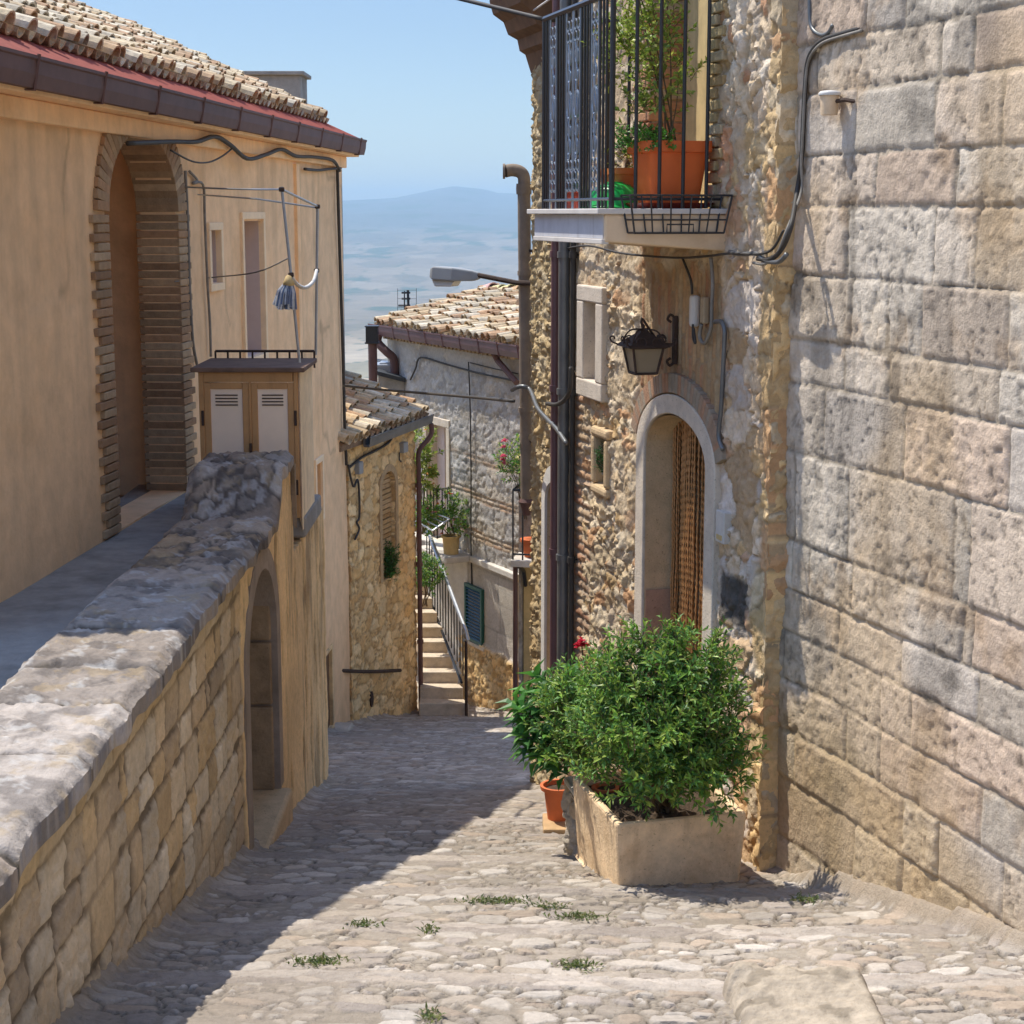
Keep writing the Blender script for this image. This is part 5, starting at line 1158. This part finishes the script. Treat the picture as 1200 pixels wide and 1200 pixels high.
# landing in front of the grey house
mb = MB(); ztop = z0s + .03 + RISE * NST
L0 = SR0 + sd * (GO * NST) + sp_ * .22; mb.hexa([Vector((q[0], q[1], z)) for z in (-8.6, ztop) for q in ((-2.9, 28.9), (L0.x + .05, L0.y), (FG.p(1.75, .05, 0).x, FG.p(1.75, .05, 0).y), (FG.p(4.0, .05, 0).x, FG.p(4.0, .05, 0).y))])
tag(mb.build('landing', M_['white_render'], bevel=.02), kind='structure')
# hand rail
hr = thing('stair_railing', 'steep pale handrail with thin iron balusters beside the stone steps', 'railing', (-.7, 24.9, -7.4))
h0, h1 = at(546, 740, 24.62), at(500, 618, 27.3)
mb = MB(); pts = [h1 + (h1 - h0).normalized() * .05 + Vector((-.10, .05, .03)), h1, h0, h0 + Vector((.03, -.05, -.10)), h0 + Vector((-.01, .04, -.15))]; mb.tube(pts, .032, 8); mb.build('handrail', M_['zinc'], hr, smooth='angle')
lo0, lo1 = at(541, 800, 24.62), at(500, 693, 27.3)
mb = MB(); mb.tube([lo0, lo1], .022, 6); mb.build('stringer', M_['dark_metal'], hr)
for i in range(15):
    t = i / 14; a, b = h0.lerp(h1, t), lo0.lerp(lo1, t); b2 = Vector((a.x, a.y, b.z)); e = (b2 if i else Vector((a.x, a.y, floor_z(a.x, a.y) - .02)))
    mb = MB(); mb.tube([a, e], .026 if i == 0 else .011, 6); mb.build('post' if i == 0 else 'baluster', M_['dark_metal'] if i else M_['rust'], hr)
# balcony rail on the landing
br = thing('landing_railing', 'short grey railing with flower rack round the landing at the top of the steps', 'railing', at(508, 620, 27.4))
A, B, C = at(489, 566, 27.6), at(512, 574, 27.0), at(530, 571, 27.9); zl = ztop + .02
for nm, z in (('top_rail', 0), ('bottom_rail', -.78)):
    mb = MB(); [mb.tube([p + ZV * z, q + ZV * z], .016, 6) for p, q in ((A, B), (B, C))]; mb.build(nm, M_['grey_metal'], br)
for p, q, n in ((A, B, 6), (B, C, 3)):
    for i in range(n + 1):
        P = p.lerp(q, i / n); mb = MB(); mb.tube([P, P - ZV * .8], .010, 5); mb.build('baluster', M_['dark_metal'], br)
mb = MB(); a, b, c, d = at(489, 594, 27.3), at(527, 608, 26.5), at(507, 622, 26.3), at(489, 611, 26.6)
for k in range(4): t = k / 3; mb.tube([a.lerp(d, t), b.lerp(c, t)], .013, 5)
mb.tube([a, d], .013, 5); mb.tube([b, c], .016, 5); mb.build('flower_rack', M_['zinc'], br)
# ================================================================== house with the ochre gate (behind the pipe)
mh = thing('gate_house', 'narrow rendered house front with ochre gate and dark balcony behind the tall pipe', 'house', (1, 24.5, -7.3))
def mf(S, Z):
    h, c, _ = rubble(S, Z, .26, .17, 221, [(.38, .34, .29), (.42, .37, .31), (.36, .31, .25)], (.35, .31, .26), depth=.03); return h, c
g0, g1 = FM.px(612, 700)[0], FM.px(690, 700)[0]; GZ1 = FM.px(620, 662)[1]
relief('front_wall', FM, -.0, 4.6, -8.4, -3.55, .035, mf, M_['stone'], mh, holes=[rect_hole(g0, g0 + 1.15, -8.4, GZ1)], thick=.3)
mb = MB(); mb.fbox(FM, .0, 4.6, -4, -.29, -8.4, -3.6); mb.fbox(FM, -.05, 4.7, -4, .15, -3.548, -3.46); mb.build('rear_wall', M_['plaster2'], mh)
mb = MB()
for i in range(9): mb.fbox(FM, g0 + i * .128, g0 + i * .128 + .122, -.14, -.10 + .006 * (i % 2), -8.3, GZ1); 
mb.build('gate', M_['ochre_wood'], mh)
mb = MB(); mb.fbox(FM, g0 - .12, g0 + 1.3, -.02, .16, GZ1, GZ1 + .11); mb.build('lintel', M_['white_render'], mh, bevel=.01)
mb = MB(); z = FM.px(615, 655, .5)[1]; mb.fbox(FM, .0, 1.6, -.05, .62, z - .10, z); mbal = mb.build('balcony', M_['white_render'], mh, bevel=.01)
mb = MB(); 
for s in (.1, 1.2): mb.tube([FM.p(s, .0, z - .5), FM.p(s, .15, z - .25), FM.p(s, .5, z - .11)], .03, 6)
mb.build('bracket', M_['dark_metal'], mbal)
for i in range(12):
    s = .03 + i * .14; mb = MB(); mb.tube([FM.p(s, .58, z), FM.p(s, .58, z + 1.0)], .013, 5); mb.build('baluster', M_['dark_metal'], mbal)
mb = MB(); mb.tube([FM.p(.03, 0, z + 1.0), FM.p(.03, .58, z + 1.0), FM.p(1.5, .58, z + 1.0)], .02, 6); mb.tube([FM.p(.03, .58, z + .08), FM.p(1.5, .58, z + .08)], .014, 6); mb.build('rail', M_['dark_metal'], mbal)
mb = MB(); mb.tube([FM.p(-.04, .06, z - .12), FM.p(-.04, .06, -7.3)], .036, 8); mb.build('downpipe', M_['brown_metal'], mh)
mb = MB(); P = FM.p(.25, .33, z + .005); mb.lathe([(.10, 0), (.15, .22), (.165, .22), (.165, .26), (.14, .26)], P, 14); tag(mb.build('flower_pot', M_['terracotta2'], smooth='angle'), 'terracotta pot on the dark balcony behind the tall pipe', 'flower pot')
# ================================================================== things over the far roofs
fl = thing('flue', 'brown metal stove flue with box cowl behind the ochre stone house roof', 'flue', at(436, 440, 28.5))
a, b = at(437.5, 445, 28.5), at(436.5, 402, 28.5); mb = MB(); mb.tube([a - ZV * .8, b], .075, 12); mb.build('pipe', M_['brown_metal'], fl, smooth='angle')
c = at(436, 392, 28.5); mb = MB(); mb.box(c, (.20, .2, .27)); mb.box(c - ZV * .135, (.23, .23, .03)); mb.box(c + ZV * .138, (.23, .23, .02)); mb.build('cowl', M_['dark_metal'], fl, bevel=.008)
an = thing('antenna', 'small dark television antenna on a mast behind the grey house roof', 'antenna', at(479, 372, 31.5))
a, b = at(480, 380, 31.5), at(478, 340, 31.5); mb = MB(); mb.tube([a - ZV * .5, b], .026, 6); mb.build('mast', M_['dark_metal'], an)
mb = MB()
for y, w in ((343, .10), (350, .10), (358, .16), (364, .12)): c = at(477, y, 31.5); mb.tube([c - Vector((w, 0, 0)), c + Vector((.06, 0, 0))], .018, 4)
mb.tube([at(474, 341, 31.45), at(474, 366, 31.45)], .012, 4); mb.build('dipoles', M_['dark_metal'], an)
mb = MB()
for x in (466, 488): mb.tube([at(x, 366, 31.5), at(x, 338, 31.5)], .005, 4)
for y in (340, 350, 360): mb.tube([at(466, y, 31.5), at(488, y, 31.5)], .004, 4)
mb.build('reflector', M_['grey_metal'], an)
# a lower roof below
lr = thing('shed', 'low shed with dark patched roof between the two tiled houses', 'shed', (-2.8, 30.5, -9))
q = [at(443, 436, 29.3), at(474, 444, 29.3), at(474, 426, 31.5), at(443, 422, 31.5)]
mb = MB(); mb.hexa([p - ZV * 6 for p in q] + [p - ZV * .05 for p in q]); mb.build('walls', M_['concrete'], lr)
mb = MB(); mb.hexa([p + ZV * d + (p - (q[0] + q[2]) / 2) * .06 for d in (-.05, .02) for p in q]); mb.build('roof', mat('bitumen_roof', (.045, .05, .055), rough=.7, amt=.4, scale=4, bump=.3), lr)
mb = MB(); c = at(452, 431, 29.9); mb.box(c, (.34, .5, .16)); mb.box(c + Vector((.02, 0, .07)), (.24, .4, .08)); mb.build('skylight', M_['zinc'], lr, bevel=.02)
# ================================================================== foliage
def leaf_cols(pal, rr): 
    c = rr.choice(pal); f = rr.uniform(.7, 1.3); return tuple(w * f for w in c)
def rdir(rr):
    z = rr.uniform(-1, 1); a = rr.uniform(0, 6.283); q = math.sqrt(1 - z * z); return Vector((q * math.cos(a), q * math.sin(a), z))
def twig_plant(root, base, blobs, n, L, W, pal, seed=1, nl=12, tw=.16, stems=7, up=.5, mleaf='leaf', r_in=.45, stem_r=.008, name='foliage'):
    """leafy twigs filling lumpy volumes: blobs = (centre, (rx, ry, rz))"""
    rr = random.Random(seed); lf = MB(); st = MB(); base = Vector(base)
    vol = [b[1][0] * b[1][1] * b[1][2] for b in blobs]; tot = sum(vol)
    for bi, (c, rad) in enumerate(blobs):
        c = Vector(c); k = max(3, int(n * vol[bi] / tot))
        for i in range(max(1, int(stems * vol[bi] / tot + .5))):
            d = rdir(rr); e = c + Vector((d.x * rad[0], d.y * rad[1], d.z * rad[2])) * .6
            b0 = base + Vector((rr.uniform(-.06, .06), rr.uniform(-.06, .06), 0)); m_ = b0.lerp(e, .5) + Vector((rr.uniform(-.05, .05), rr.uniform(-.05, .05), .03))
            st.tube(smooth_path([b0, m_, e], 4), [stem_r * (1.3 - .9 * t / 8) for t in range(9)], 5)
        for i in range(k):
            d = rdir(rr); q = r_in + (1 - r_in) * rr.random() ** .6
            if rr.random() < .22: q = rr.uniform(.1, r_in)
            q *= 1 + .22 * math.sin(d.x * 5 + c.x * 7) * math.sin(d.y * 4 + d.z * 6 + 1)
            p = c + Vector((d.x * rad[0], d.y * rad[1], d.z * rad[2])) * q
            ax = (d * .7 + Vector((rr.uniform(-.5, .5), rr.uniform(-.5, .5), up + rr.uniform(-.2, .5)))).normalized()
            tl = tw * rr.uniform(.6, 1.25); u, v = ortho(ax); tone = rr.uniform(.8, 1.2)
            bend = Vector((rr.uniform(-.3, .3), rr.uniform(-.3, .3), -.15))
            st.tube([p, p + ax * tl * .5, p + (ax + bend * .4).normalized() * tl], [.0028, .0022, .0012], 3)
            for j in range(nl):
                t = (j + .3) / nl; pp = p + (ax + bend * .4 * t).normalized() * tl * t; a = j * 2.4 + rr.uniform(-.4, .4)
                ld = (u * math.cos(a) + v * math.sin(a)) * (1 - .55 * t) + ax * (.35 + .75 * t)
                s = rr.uniform(.7, 1.2) * (1 - .35 * t); cc = leaf_cols(pal, rr); cc = tuple(w * tone for w in cc)
                lf.leaf(pp, ld, ax + Vector((0, 0, .6)), L * s, W * s, cc, fold=rr.uniform(.05, .35), droop=rr.uniform(.0, .4))
    st.build('stems', M_['stem'], root)
    return lf.build(name, M_[mleaf], root, smooth=False)
G1 = [(.15, .30, .035), (.10, .23, .04), (.21, .37, .055), (.075, .18, .045), (.30, .42, .07), (.12, .26, .07), (.27, .37, .07)]
G2 = [(.32, .40, .06), (.25, .36, .055), (.40, .44, .10), (.18, .28, .05)]
G3 = [(.07, .22, .04), (.10, .28, .045), (.13, .30, .05), (.055, .16, .04)]
def flower(mb, P, r, col, rr):
    for k in range(9):
        d = rdir(rr); d.z = abs(d.z) * .7; mb.leaf(Vector(P), d, (0, 0, 1), r * rr.uniform(.8, 1.2), r * .9, tuple(w * rr.uniform(.8, 1.15) for w in col), .3, .2)

# ------------------------------------------------------------------ stone trough with shrub
zt0 = floor_z(.9, 9.35); TZ = zt0 + .395; TH = .86; Tax = (Vector((-FR.n[0], -FR.n[1], 0)), Vector((FR.d[0], FR.d[1], 0)))
ex, ey = Tax
c0 = at(722, 1033, 9.28); c0.z = 0; P00 = Vector((c0.x, 9.28, 0)); TW, TL = .80, .90
tr = thing('planter', 'rectangular tan stone trough planted with a big shrub beside the door', 'planter', (P00.x + .4, P00.y + .3, zt0 - .05))
def tq(a, b, z): return P00 + ex * a + ey * b + ZV * z
mb = MB(); t = .05
outer = [(0, 0), (TW, 0), (TW, TL), (0, TL)]; inn = [(t, t), (TW - t, t), (TW - t, TL - t), (t, TL - t)]
bo = [(.03, .03), (TW - .03, .03), (TW - .03, TL - .03), (.03, TL - .03)]
rings = [[tq(a, b, zt0 - .12) for a, b in bo], [tq(a, b, TZ) for a, b in outer], [tq(a, b, TZ) for a, b in inn], [tq(a, b, TZ - .09) for a, b in inn]]
vs = [p for r_ in rings for p in r_]; fs = [(0, 1, 2, 3)]
for i in range(3):
    for k in range(4): fs.append((i * 4 + k, i * 4 + (k + 1) % 4, i * 4 + 4 + (k + 1) % 4, i * 4 + 4 + k))
mb._add(vs, fs); mb.build('trough', mat('trough_stone', (.82, .61, .385), rough=.9, amt=.24, scale=6, bump=.45, bscale=40, color2=(.50, .33, .18), c2scale=3.2, c2lo=.45, streak=((.42, .28, .16), .5), pit=.45), tr, bevel=.02)
mb = MB(); n = 12
vs = [tq(t + (TW - 2 * t) * i / n, t + (TL - 2 * t) * j / n, TZ - .06 + .03 * math.sin(i * 2.1 + j * 1.3) * math.cos(j * 1.7)) for i in range(n + 1) for j in range(n + 1)]
mb._add(vs, [(i * (n + 1) + j, (i + 1) * (n + 1) + j, (i + 1) * (n + 1) + j + 1, i * (n + 1) + j + 1) for i in range(n) for j in range(n)]); mb.build('soil', M_['soil'], tr)
shb = thing('shrub', 'big bushy green shrub with small narrow leaves growing from the stone trough', 'shrub', tq(.4, .33, TZ - .06))
def bl(x, y, Y, rx, ry, rz): return (at(x - max(0, x - 790) * .22, y + 10, Y - .40), (rx * .90, ry * 1.1, rz * .74))
blobs = [bl(765, 850, 9.75, .45, .34, .40), bl(690, 830, 10.5, .30, .26, .30), bl(830, 850, 9.7, .25, .28, .38), bl(800, 775, 9.8, .26, .24, .22), bl(735, 785, 9.85, .26, .22, .20),
         bl(852, 895, 9.6, .17, .2, .26), bl(655, 815, 10.75, .13, .14, .13), bl(800, 735, 9.85, .06, .06, .10), bl(715, 745, 9.9, .05, .05, .12), bl(848, 752, 9.8, .06, .06, .10), bl(655, 870, 10.7, .12, .12, .10), bl(760, 748, 9.85, .16, .14, .10), bl(765, 905, 9.6, .40, .2, .15), bl(692, 880, 10.5, .20, .18, .16), bl(825, 757, 9.8, .10, .1, .14), bl(722, 762, 9.9, .10, .1, .12), bl(674, 812, 10.6, .17, .18, .20), bl(845, 790, 9.75, .16, .16, .18)]
twig_plant(shb, tq(.4, .33, TZ - .06), blobs, 1350, .068, .0235, G1, 11, nl=12, tw=.15, stems=20, r_in=.36)
# ------------------------------------------------------------------ low rubble wall left of the trough, pots, broad leaved plant
WF = Frame(.50, 9.93, FR.d[0] * .75, FR.d[1], 1); zw = floor_z(.45, 10.6)
lw = thing('low_wall', 'low rubble wall running back from the stone trough', 'low wall', WF.p(.7, -.1, zw - .2))
def lwf(S, Z):
    h, c, _ = rubble(S, Z, .17, .12, 301, [(.46, .40, .32), (.50, .44, .36), (.42, .33, .23)], (.42, .36, .28), depth=.03, rough=.03); return h, c
TLW = floor_z(.5, 9.95) + .30
relief('rubble_face', WF, 0, .72, zw - .6, TLW, .014, lwf, M_['stone'], lw, thick=.24)
mb = MB(); mb.fbox(WF, -.0, .72, -.24, .03, TLW, TLW + .05); mb.build('cap', M_['white_render'], lw, bevel=.02)
def pot(name, P, r0, r1, h, label, mt='terracotta2', rim=.03, group=None):
    o = thing(name, label, 'flower pot', P, group); mb = MB()
    mb.lathe([(r0, 0), (r1 - .012, h - rim), (r1 + .012, h - rim), (r1 + .016, h), (r1 - .006, h), (r1 - .012, h - .04), (0.0, h - .042)], P, 22, caps=False); mb.lathe([(0, .001), (r0, .001)], P, 22, caps=False)
    mb.build('pot', M_[mt], o, smooth='angle'); mb = MB(); mb.lathe([(0, h - .036), (r1 - .013, h - .034)], P, 18, caps=False); mb.build('soil', M_['soil'], o); return o
PP = at(654, 950, 11.7); pz = floor_z(PP.x, PP.y - .1) - .01; PP.z = pz + .07
mb = MB(); mb.box((PP.x + .0, PP.y - .06, pz + .022), (.22, .34, .095)); tag(mb.build('brick', mat('pale_brick', (.50, .33, .17), amt=.2, bump=.3), bevel=.008), 'tan brick under the terracotta pot on the street', 'brick')
pot('flower_pot', PP, .075, .115, .25, 'terracotta pot standing on a brick at the foot of the low rubble wall')
p2 = WF.p(.12, -.10, TLW + .05); pot('flower_pot', p2, .05, .07, .12, 'small red clay pot on the low wall, half hidden by the shrub')
bp = thing('leafy_plant', 'broad leaved green plant left of the shrub, leaning over the low wall', 'plant', WF.p(.55, -.12, TLW + .05))
pot_b = WF.p(.55, -.12, TLW + .05)
def rosette(mb, P, ax, n, L, W, pal, rr, spread=.9):
    u, v = ortho(ax)
    for j in range(n):
        a = j * 2.4 + rr.uniform(-.3, .3); t = j / n; d = (u * math.cos(a) + v * math.sin(a)) * (spread - .45 * t) + Vector(ax) * (.25 + .6 * t); s = rr.uniform(.75, 1.15)
        mb.leaf(Vector(P) - Vector(ax) * .1 * (1 - t), d, Vector(ax) + Vector((0, 0, .5)), L * s, W * s, leaf_cols(pal, rr), fold=rr.uniform(.1, .3), droop=rr.uniform(.15, .55))
rr = random.Random(31); mb = MB(); st = MB()
for x, y, Y in ((612, 832, 10.6), (622, 848, 10.55), (634, 815, 10.6), (640, 800, 10.7), (650, 825, 10.5), (655, 805, 10.6), (628, 868, 10.5), (645, 860, 10.4), (662, 845, 10.4), (640, 885, 10.45), (672, 790, 10.7), (665, 870, 10.35), (608, 845, 10.6), (604, 826, 10.65), (618, 812, 10.7), (628, 792, 10.75), (612, 862, 10.5), (634, 835, 10.5), (620, 880, 10.5), (668, 815, 10.5), (650, 900, 10.4), (655, 885, 10.6)):
    e = at(x, y, Y + rr.uniform(-.1, .1)); ax = ((e - pot_b).normalized() + Vector((-.2, 0, .3))).normalized(); st.tube(smooth_path([pot_b, pot_b.lerp(e, .55) + ZV * .05, e], 4), .007, 5); rosette(mb, e, ax, 12, .15, .072, G3, rr)
st.build('stems', M_['stem'], bp); mb.build('foliage', M_['leaf'], bp)
fp = thing('geranium', 'red geranium flower on a thin stalk above the left of the shrub', 'flower', at(684, 790, 10.6)); mb = MB()
mb.tube(smooth_path([at(690, 800, 10.6), at(684, 775, 10.6), at(682, 757, 10.6)], 4), .005, 5); mb.build('stalk', M_['stem'], fp); mb = MB()
for k in range(7): flower(mb, at(682, 755, 10.6) + rdir(rr) * .025, .035, (.62, .03, .06), rr)
mb.build('petals', M_['petal'], fp)
# ------------------------------------------------------------------ balcony pots
def bq(s, o, z=.032): return FR.p(s, o, z)
P = bq(1.55, .27); bpot = thing('planter_box', 'large square orange terracotta planter on the balcony with a climbing rose', 'planter', P)
mb = MB(); axp = (eR, nR, ZV); mb.sqlathe([(.74, 0), (.95, .33), (1.06, .335), (1.06, .40), (.97, .40), (.93, .36), (.0, .355)], P, .205, .205, axp); mb.build('pot', M_['terracotta'], bpot, smooth='angle')
mb = MB(); mb.sqlathe([(.0, .362), (.93, .364)], P, .205, .205, axp); mb.build('soil', M_['soil'], bpot)
P2 = bq(2.02, .36); b2 = thing('planter_box', 'smaller orange planter box behind the large one on the balcony', 'planter', P2)
mb = MB(); mb.sqlathe([(.8, 0), (.98, .21), (1.06, .212), (1.06, .25), (.96, .25), (.9, .22), (0, .22)], P2, .19, .16, axp); mb.build('pot', mat('orange_clay', (.58, .19, .05), rough=.6, amt=.1), b2, smooth='angle')
P3 = bq(2.42, .56); b3 = thing('plant_tray', 'low red plastic plant tray at the far end of the balcony', 'tray', P3)
mb = MB(); mb.sqlathe([(.9, 0), (1, .10), (1.05, .10), (1.05, .12), (.95, .12), (.9, .05), (0, .05)], P3, .28, .10, axp); mb.build('tray', M_['red_plastic'], b3, smooth='angle')
P5 = bq(1.72, .60); b5 = thing('saucer', 'flat red saucer under the large orange planter on the balcony', 'saucer', P5)
b5.location = bq(1.55, .27); mb = MB(); mb.sqlathe([(.95, -.003), (1.12, .03), (1.15, .03), (.98, -.001)], bq(1.55, .27, .033), .205, .205, axp); mb.build('dish', mat('dark_red_plastic', (.22, .03, .015), rough=.45), b5, smooth='angle')
P4 = bq(1.86, .52); wc = thing('plastic_bowl', 'round green plastic bowl turned upside down on the balcony behind the bars', 'bowl', P4)
mb = MB(); mb.lathe([(.205, 0), (.21, .006), (.185, .012), (.172, .02), (.165, .06), (.145, .105), (.105, .14), (.06, .155), (.0, .16)], P4, 28, caps=False); mb.build('body', M_['green_plastic'], wc, smooth=True)
mb = MB(); mb.tube([P4 + Vector((.05 * math.cos(t * .524), .05 * math.sin(t * .524), .158)) for t in range(12)], .006, 6, closed=True); mb.build('foot_ring', M_['green_plastic'], wc, smooth=True)
ro = thing('rose_bush', 'tall airy yellow green rose climbing from the orange planter on the balcony', 'rose bush', P + ZV * .36)
def fb(s, o, z, a, b, c): return (FR.p(s, o, z), (a, b, c))
twig_plant(ro, P + ZV * .35, [fb(1.62, .40, .62, .16, .14, .16), fb(1.80, .42, .98, .26, .16, .22), fb(1.5, .35, 1.05, .14, .14, .28), fb(1.62, .38, 1.5, .26, .2, .3), fb(1.4, .35, 1.6, .2, .2, .25), fb(1.95, .35, 1.15, .18, .14, .2), fb(1.55, .3, .8, .2, .14, .2)], 300, .058, .032, G2, 21, nl=9, tw=.15, stems=6, stem_r=.005, r_in=.3)
hb = thing('herb', 'low bright green herb filling the top of the large orange planter', 'plant', P + ZV * .37)
twig_plant(hb, P + ZV * .35, [fb(1.66, .45, .45, .12, .14, .07), fb(1.5, .42, .43, .14, .14, .06), fb(1.38, .4, .42, .1, .12, .05)], 150, .03, .022, [(.10, .30, .03), (.08, .24, .03), (.14, .34, .05)], 22, nl=8, tw=.06, stems=4)
tp2 = thing('seedling', 'sparse small plant in the smaller orange planter on the balcony', 'plant', P2 + ZV * .22)
twig_plant(tp2, P2 + ZV * .21, [fb(2.02, .36, .36, .14, .12, .10)], 34, .035, .02, G2 + [(.3, .2, .08)], 23, nl=7, tw=.08, stems=4)
# wire racks on the rail
def rack(P, ax, W, D, H, label):
    X, Y, Z = ax; o = thing('wire_rack', label, 'wire rack', P, 'wire flower box racks on the balcony rail'); mb = MB(); r = .0065
    top = [P + X * a * W / 2 + Y * b + Z * H for a, b in ((-1, 0), (1, 0), (1, D), (-1, D))]; bot = [P + X * a * W * .44 + Y * b for a, b in ((-1, .02), (1, .02), (1, D * .85), (-1, D * .85))]
    mb.tube(top, r, 5, closed=True); mb.tube(bot, r, 5, closed=True); mid = [p.lerp(q, .35) for p, q in zip(bot, top)]; mb.tube(mid, r * .8, 5, closed=True)
    mb.build('hoops', M_['dark_metal'], o); mb = MB()
    for k in range(4): mb.tube([bot[k], top[k]], r, 5)
    for t in (.2, .4, .6, .8):
        for i, j in ((0, 1), (3, 2)): mb.tube([bot[i].lerp(bot[j], t), top[i].lerp(top[j], t)], r * .8, 5)
        mb.tube([bot[0].lerp(bot[1], t), bot[3].lerp(bot[2], t)], r * .8, 5)
    c = bot[3].lerp(bot[2], .5) + Y * .01; mb.tube([c - X * W * .13, c - X * W * .13 + Z * .05, c + X * W * .13 + Z * .05, c + X * W * .13], r * .8, 5)
    mb.build('wires', M_['dark_metal'], o); return o
rack(FR.p(SB0 - .0, .36, -.115), (nR, -eR, ZV), .64, .17, .22, 'black wire rack hung outside the near end of the balcony, by the orange planter')
rack(FR.p(2.35, RO - .03, .40), ((eR * .9 + ZV * -.43).normalized(), -nR, (ZV * .9 + eR * .43).normalized()), .36, .18, .18, 'tilted black wire rack hooked inside the street side of the balcony rail')
# ------------------------------------------------------------------ niche plant, window plant, plants by the steps
nc = FR.p((ni[0] + ni[1]) / 2, -.04, ni[2] + .02); npot = pot('flower_pot', nc, .035, .05, .10, 'tiny pot in the small wall niche under the stone window', 'concrete')
np_ = thing('niche_plant', 'dark green spiky plant filling the small wall niche under the stone window', 'plant', nc + ZV * .09)
twig_plant(np_, nc + ZV * .09, [(nc + ZV * .17 + nR * .03, (.06, .06, .11))], 60, .04, .012, [(.03, .10, .02), (.05, .14, .03)], 41, nl=8, tw=.05, stems=4)
wc_ = FS.p(BC + .02, -.02, BZ0 + .02); wp = thing('window_fern', 'bright green moss like fern in the sill of the bricked up arched window', 'fern', wc_)
twig_plant(wp, wc_, [(FS.p(BC + .05, .0, BZ0 + .28), (.13, .10, .22)), (FS.p(BC + .03, .02, BZ0 + .08), (.12, .09, .12))], 260, .045, .02, [(.05, .17, .02), (.07, .22, .03), (.04, .13, .02)], 42, nl=8, tw=.06, stems=3)
def bush(name, label, c, base, rad, n, L, W, pal, seed, cat='plant', fl=None, nf=8, fr_=.035):
    o = thing(name, label, cat, base); twig_plant(o, base, [(Vector(c), rad)], n, L, W, pal, seed, nl=9, tw=.13, stems=5)
    if fl:
        mb = MB(); r2 = random.Random(seed)
        for k in range(nf): mb = MB(); d = rdir(r2); flower(mb, Vector(c) + Vector((d.x * rad[0], -abs(d.y) * rad[1], d.z * rad[2])) * .95, fr_, fl, r2); mb.build('flower', M_['petal'], o)
    return o
pb = FG.p(1.95, .22, ztop); zP = ztop
pot('flower_pot', FG.p(1.9, .28, LEDGE + .002), .12, .15, .30, 'ochre wooden tub with flowers on the landing by the steps', 'ochre_wood')
bush('geranium_bush', 'leafy geranium with orange blooms in the tub on the landing', FG.p(1.95, .3, ztop + .62), FG.p(1.9, .28, ztop + .28), (.42, .3, .36), 110, .075, .05, G1, 51, 'plant', (.7, .16, .04), 9)
c = at(494, 540, 27.0); bush('climbing_plant', 'tall light green leafy plant beside the downpipe of the ochre stone house', c, Vector((c.x - .1, c.y, ztop + .02)), (.28, .3, .55), 120, .09, .05, G2, 52, 'plant', (.75, .4, .1), 6)
c = at(501, 673, 25.9); bush('step_plant', 'round green plant growing over the stone steps behind the handrail', c, Vector((c.x - .05, c.y, c.z - .5)), (.22, .22, .28), 100, .08, .035, G1 + G3, 53)
c = at(496, 607, 26.7); bush('rack_plant', 'dark green plant with a pink bloom in the flower rack above the handrail', c, c - ZV * .25, (.22, .2, .2), 60, .08, .045, G1, 54, 'plant', (.7, .08, .2), 3)
c = at(603, 537, 24.0); cb_ = Vector((c.x + .15, c.y + .1, c.z - .9)); o = bush('oleander', 'green oleander with pink blooms beside the tall brown pipe', c + Vector((.02, 0, -.05)), cb_, (.24, .26, .34), 90, .085, .03, G3 + G2, 55, 'shrub')
mb = MB(); r2 = random.Random(5)
for x, y in ((589, 525), (590, 535), (588, 540), (592, 543), (591, 517)): 
    mb = MB()
    for k in range(3): flower(mb, at(x, y, 23.8) + rdir(r2) * .02, .045, (.75, .16, .25), r2)
    mb.build('flower', M_['petal'], o)
# ------------------------------------------------------------------ weeds between the cobbles
rr = random.Random(77)
for k, (x, y, w, lab) in enumerate(((585, 1056, .34, 'long strip of weeds along a cobble in the middle of the sunlit street'), (680, 1074, .22, 'low tuft of weeds among the cobbles left of the trough shadow'), (676, 1131, .16, 'green weed tuft among cobbles in the lower middle of the street'), (427, 1083, .12, 'small weed tuft just beside the shadow edge on the left'),
        (375, 1127, .22, 'thin row of weeds along a cobble low on the left'), (645, 1062, .16, 'weeds between two cobbles right of the longest weed strip'), (503, 1089, .08, 'tiny weed in the joint below the longest weed strip'), (945, 1054, .12, 'dry weed at the foot of the ashlar wall behind the trough shadow'), (505, 1190, .07, 'tiny weed at the bottom middle edge of the street'))):
    t = None
    Y = 6.0
    for i in range(400):
        p = at(x, y, Y)
        if p.z <= floor_z(p.x, Y) + .015: break
        Y += .012
    o = thing('weed', lab, 'weed', p, 'weeds between the cobbles'); mb = MB()
    for i in range(int(150 * w / .2)):
        q = p + Vector((rr.gauss(0, w * .30), rr.gauss(0, .045), 0)); q.z = floor_z(q.x, q.y) + .008; d = Vector((rr.uniform(-1, 1), rr.uniform(-1, 1), rr.uniform(.25, 1.1)))
        mb.leaf(q, d, (0, 0, 1), rr.uniform(.018, .042), rr.uniform(.007, .013), leaf_cols([(.10, .14, .03), (.13, .16, .05), (.20, .20, .07), (.07, .11, .03)], rr))
    mb.build('leaves', M_['leaf'], o)
print('objects', len(bpy.data.objects), 'verts', sum(len(m.vertices) for m in bpy.data.meshes))
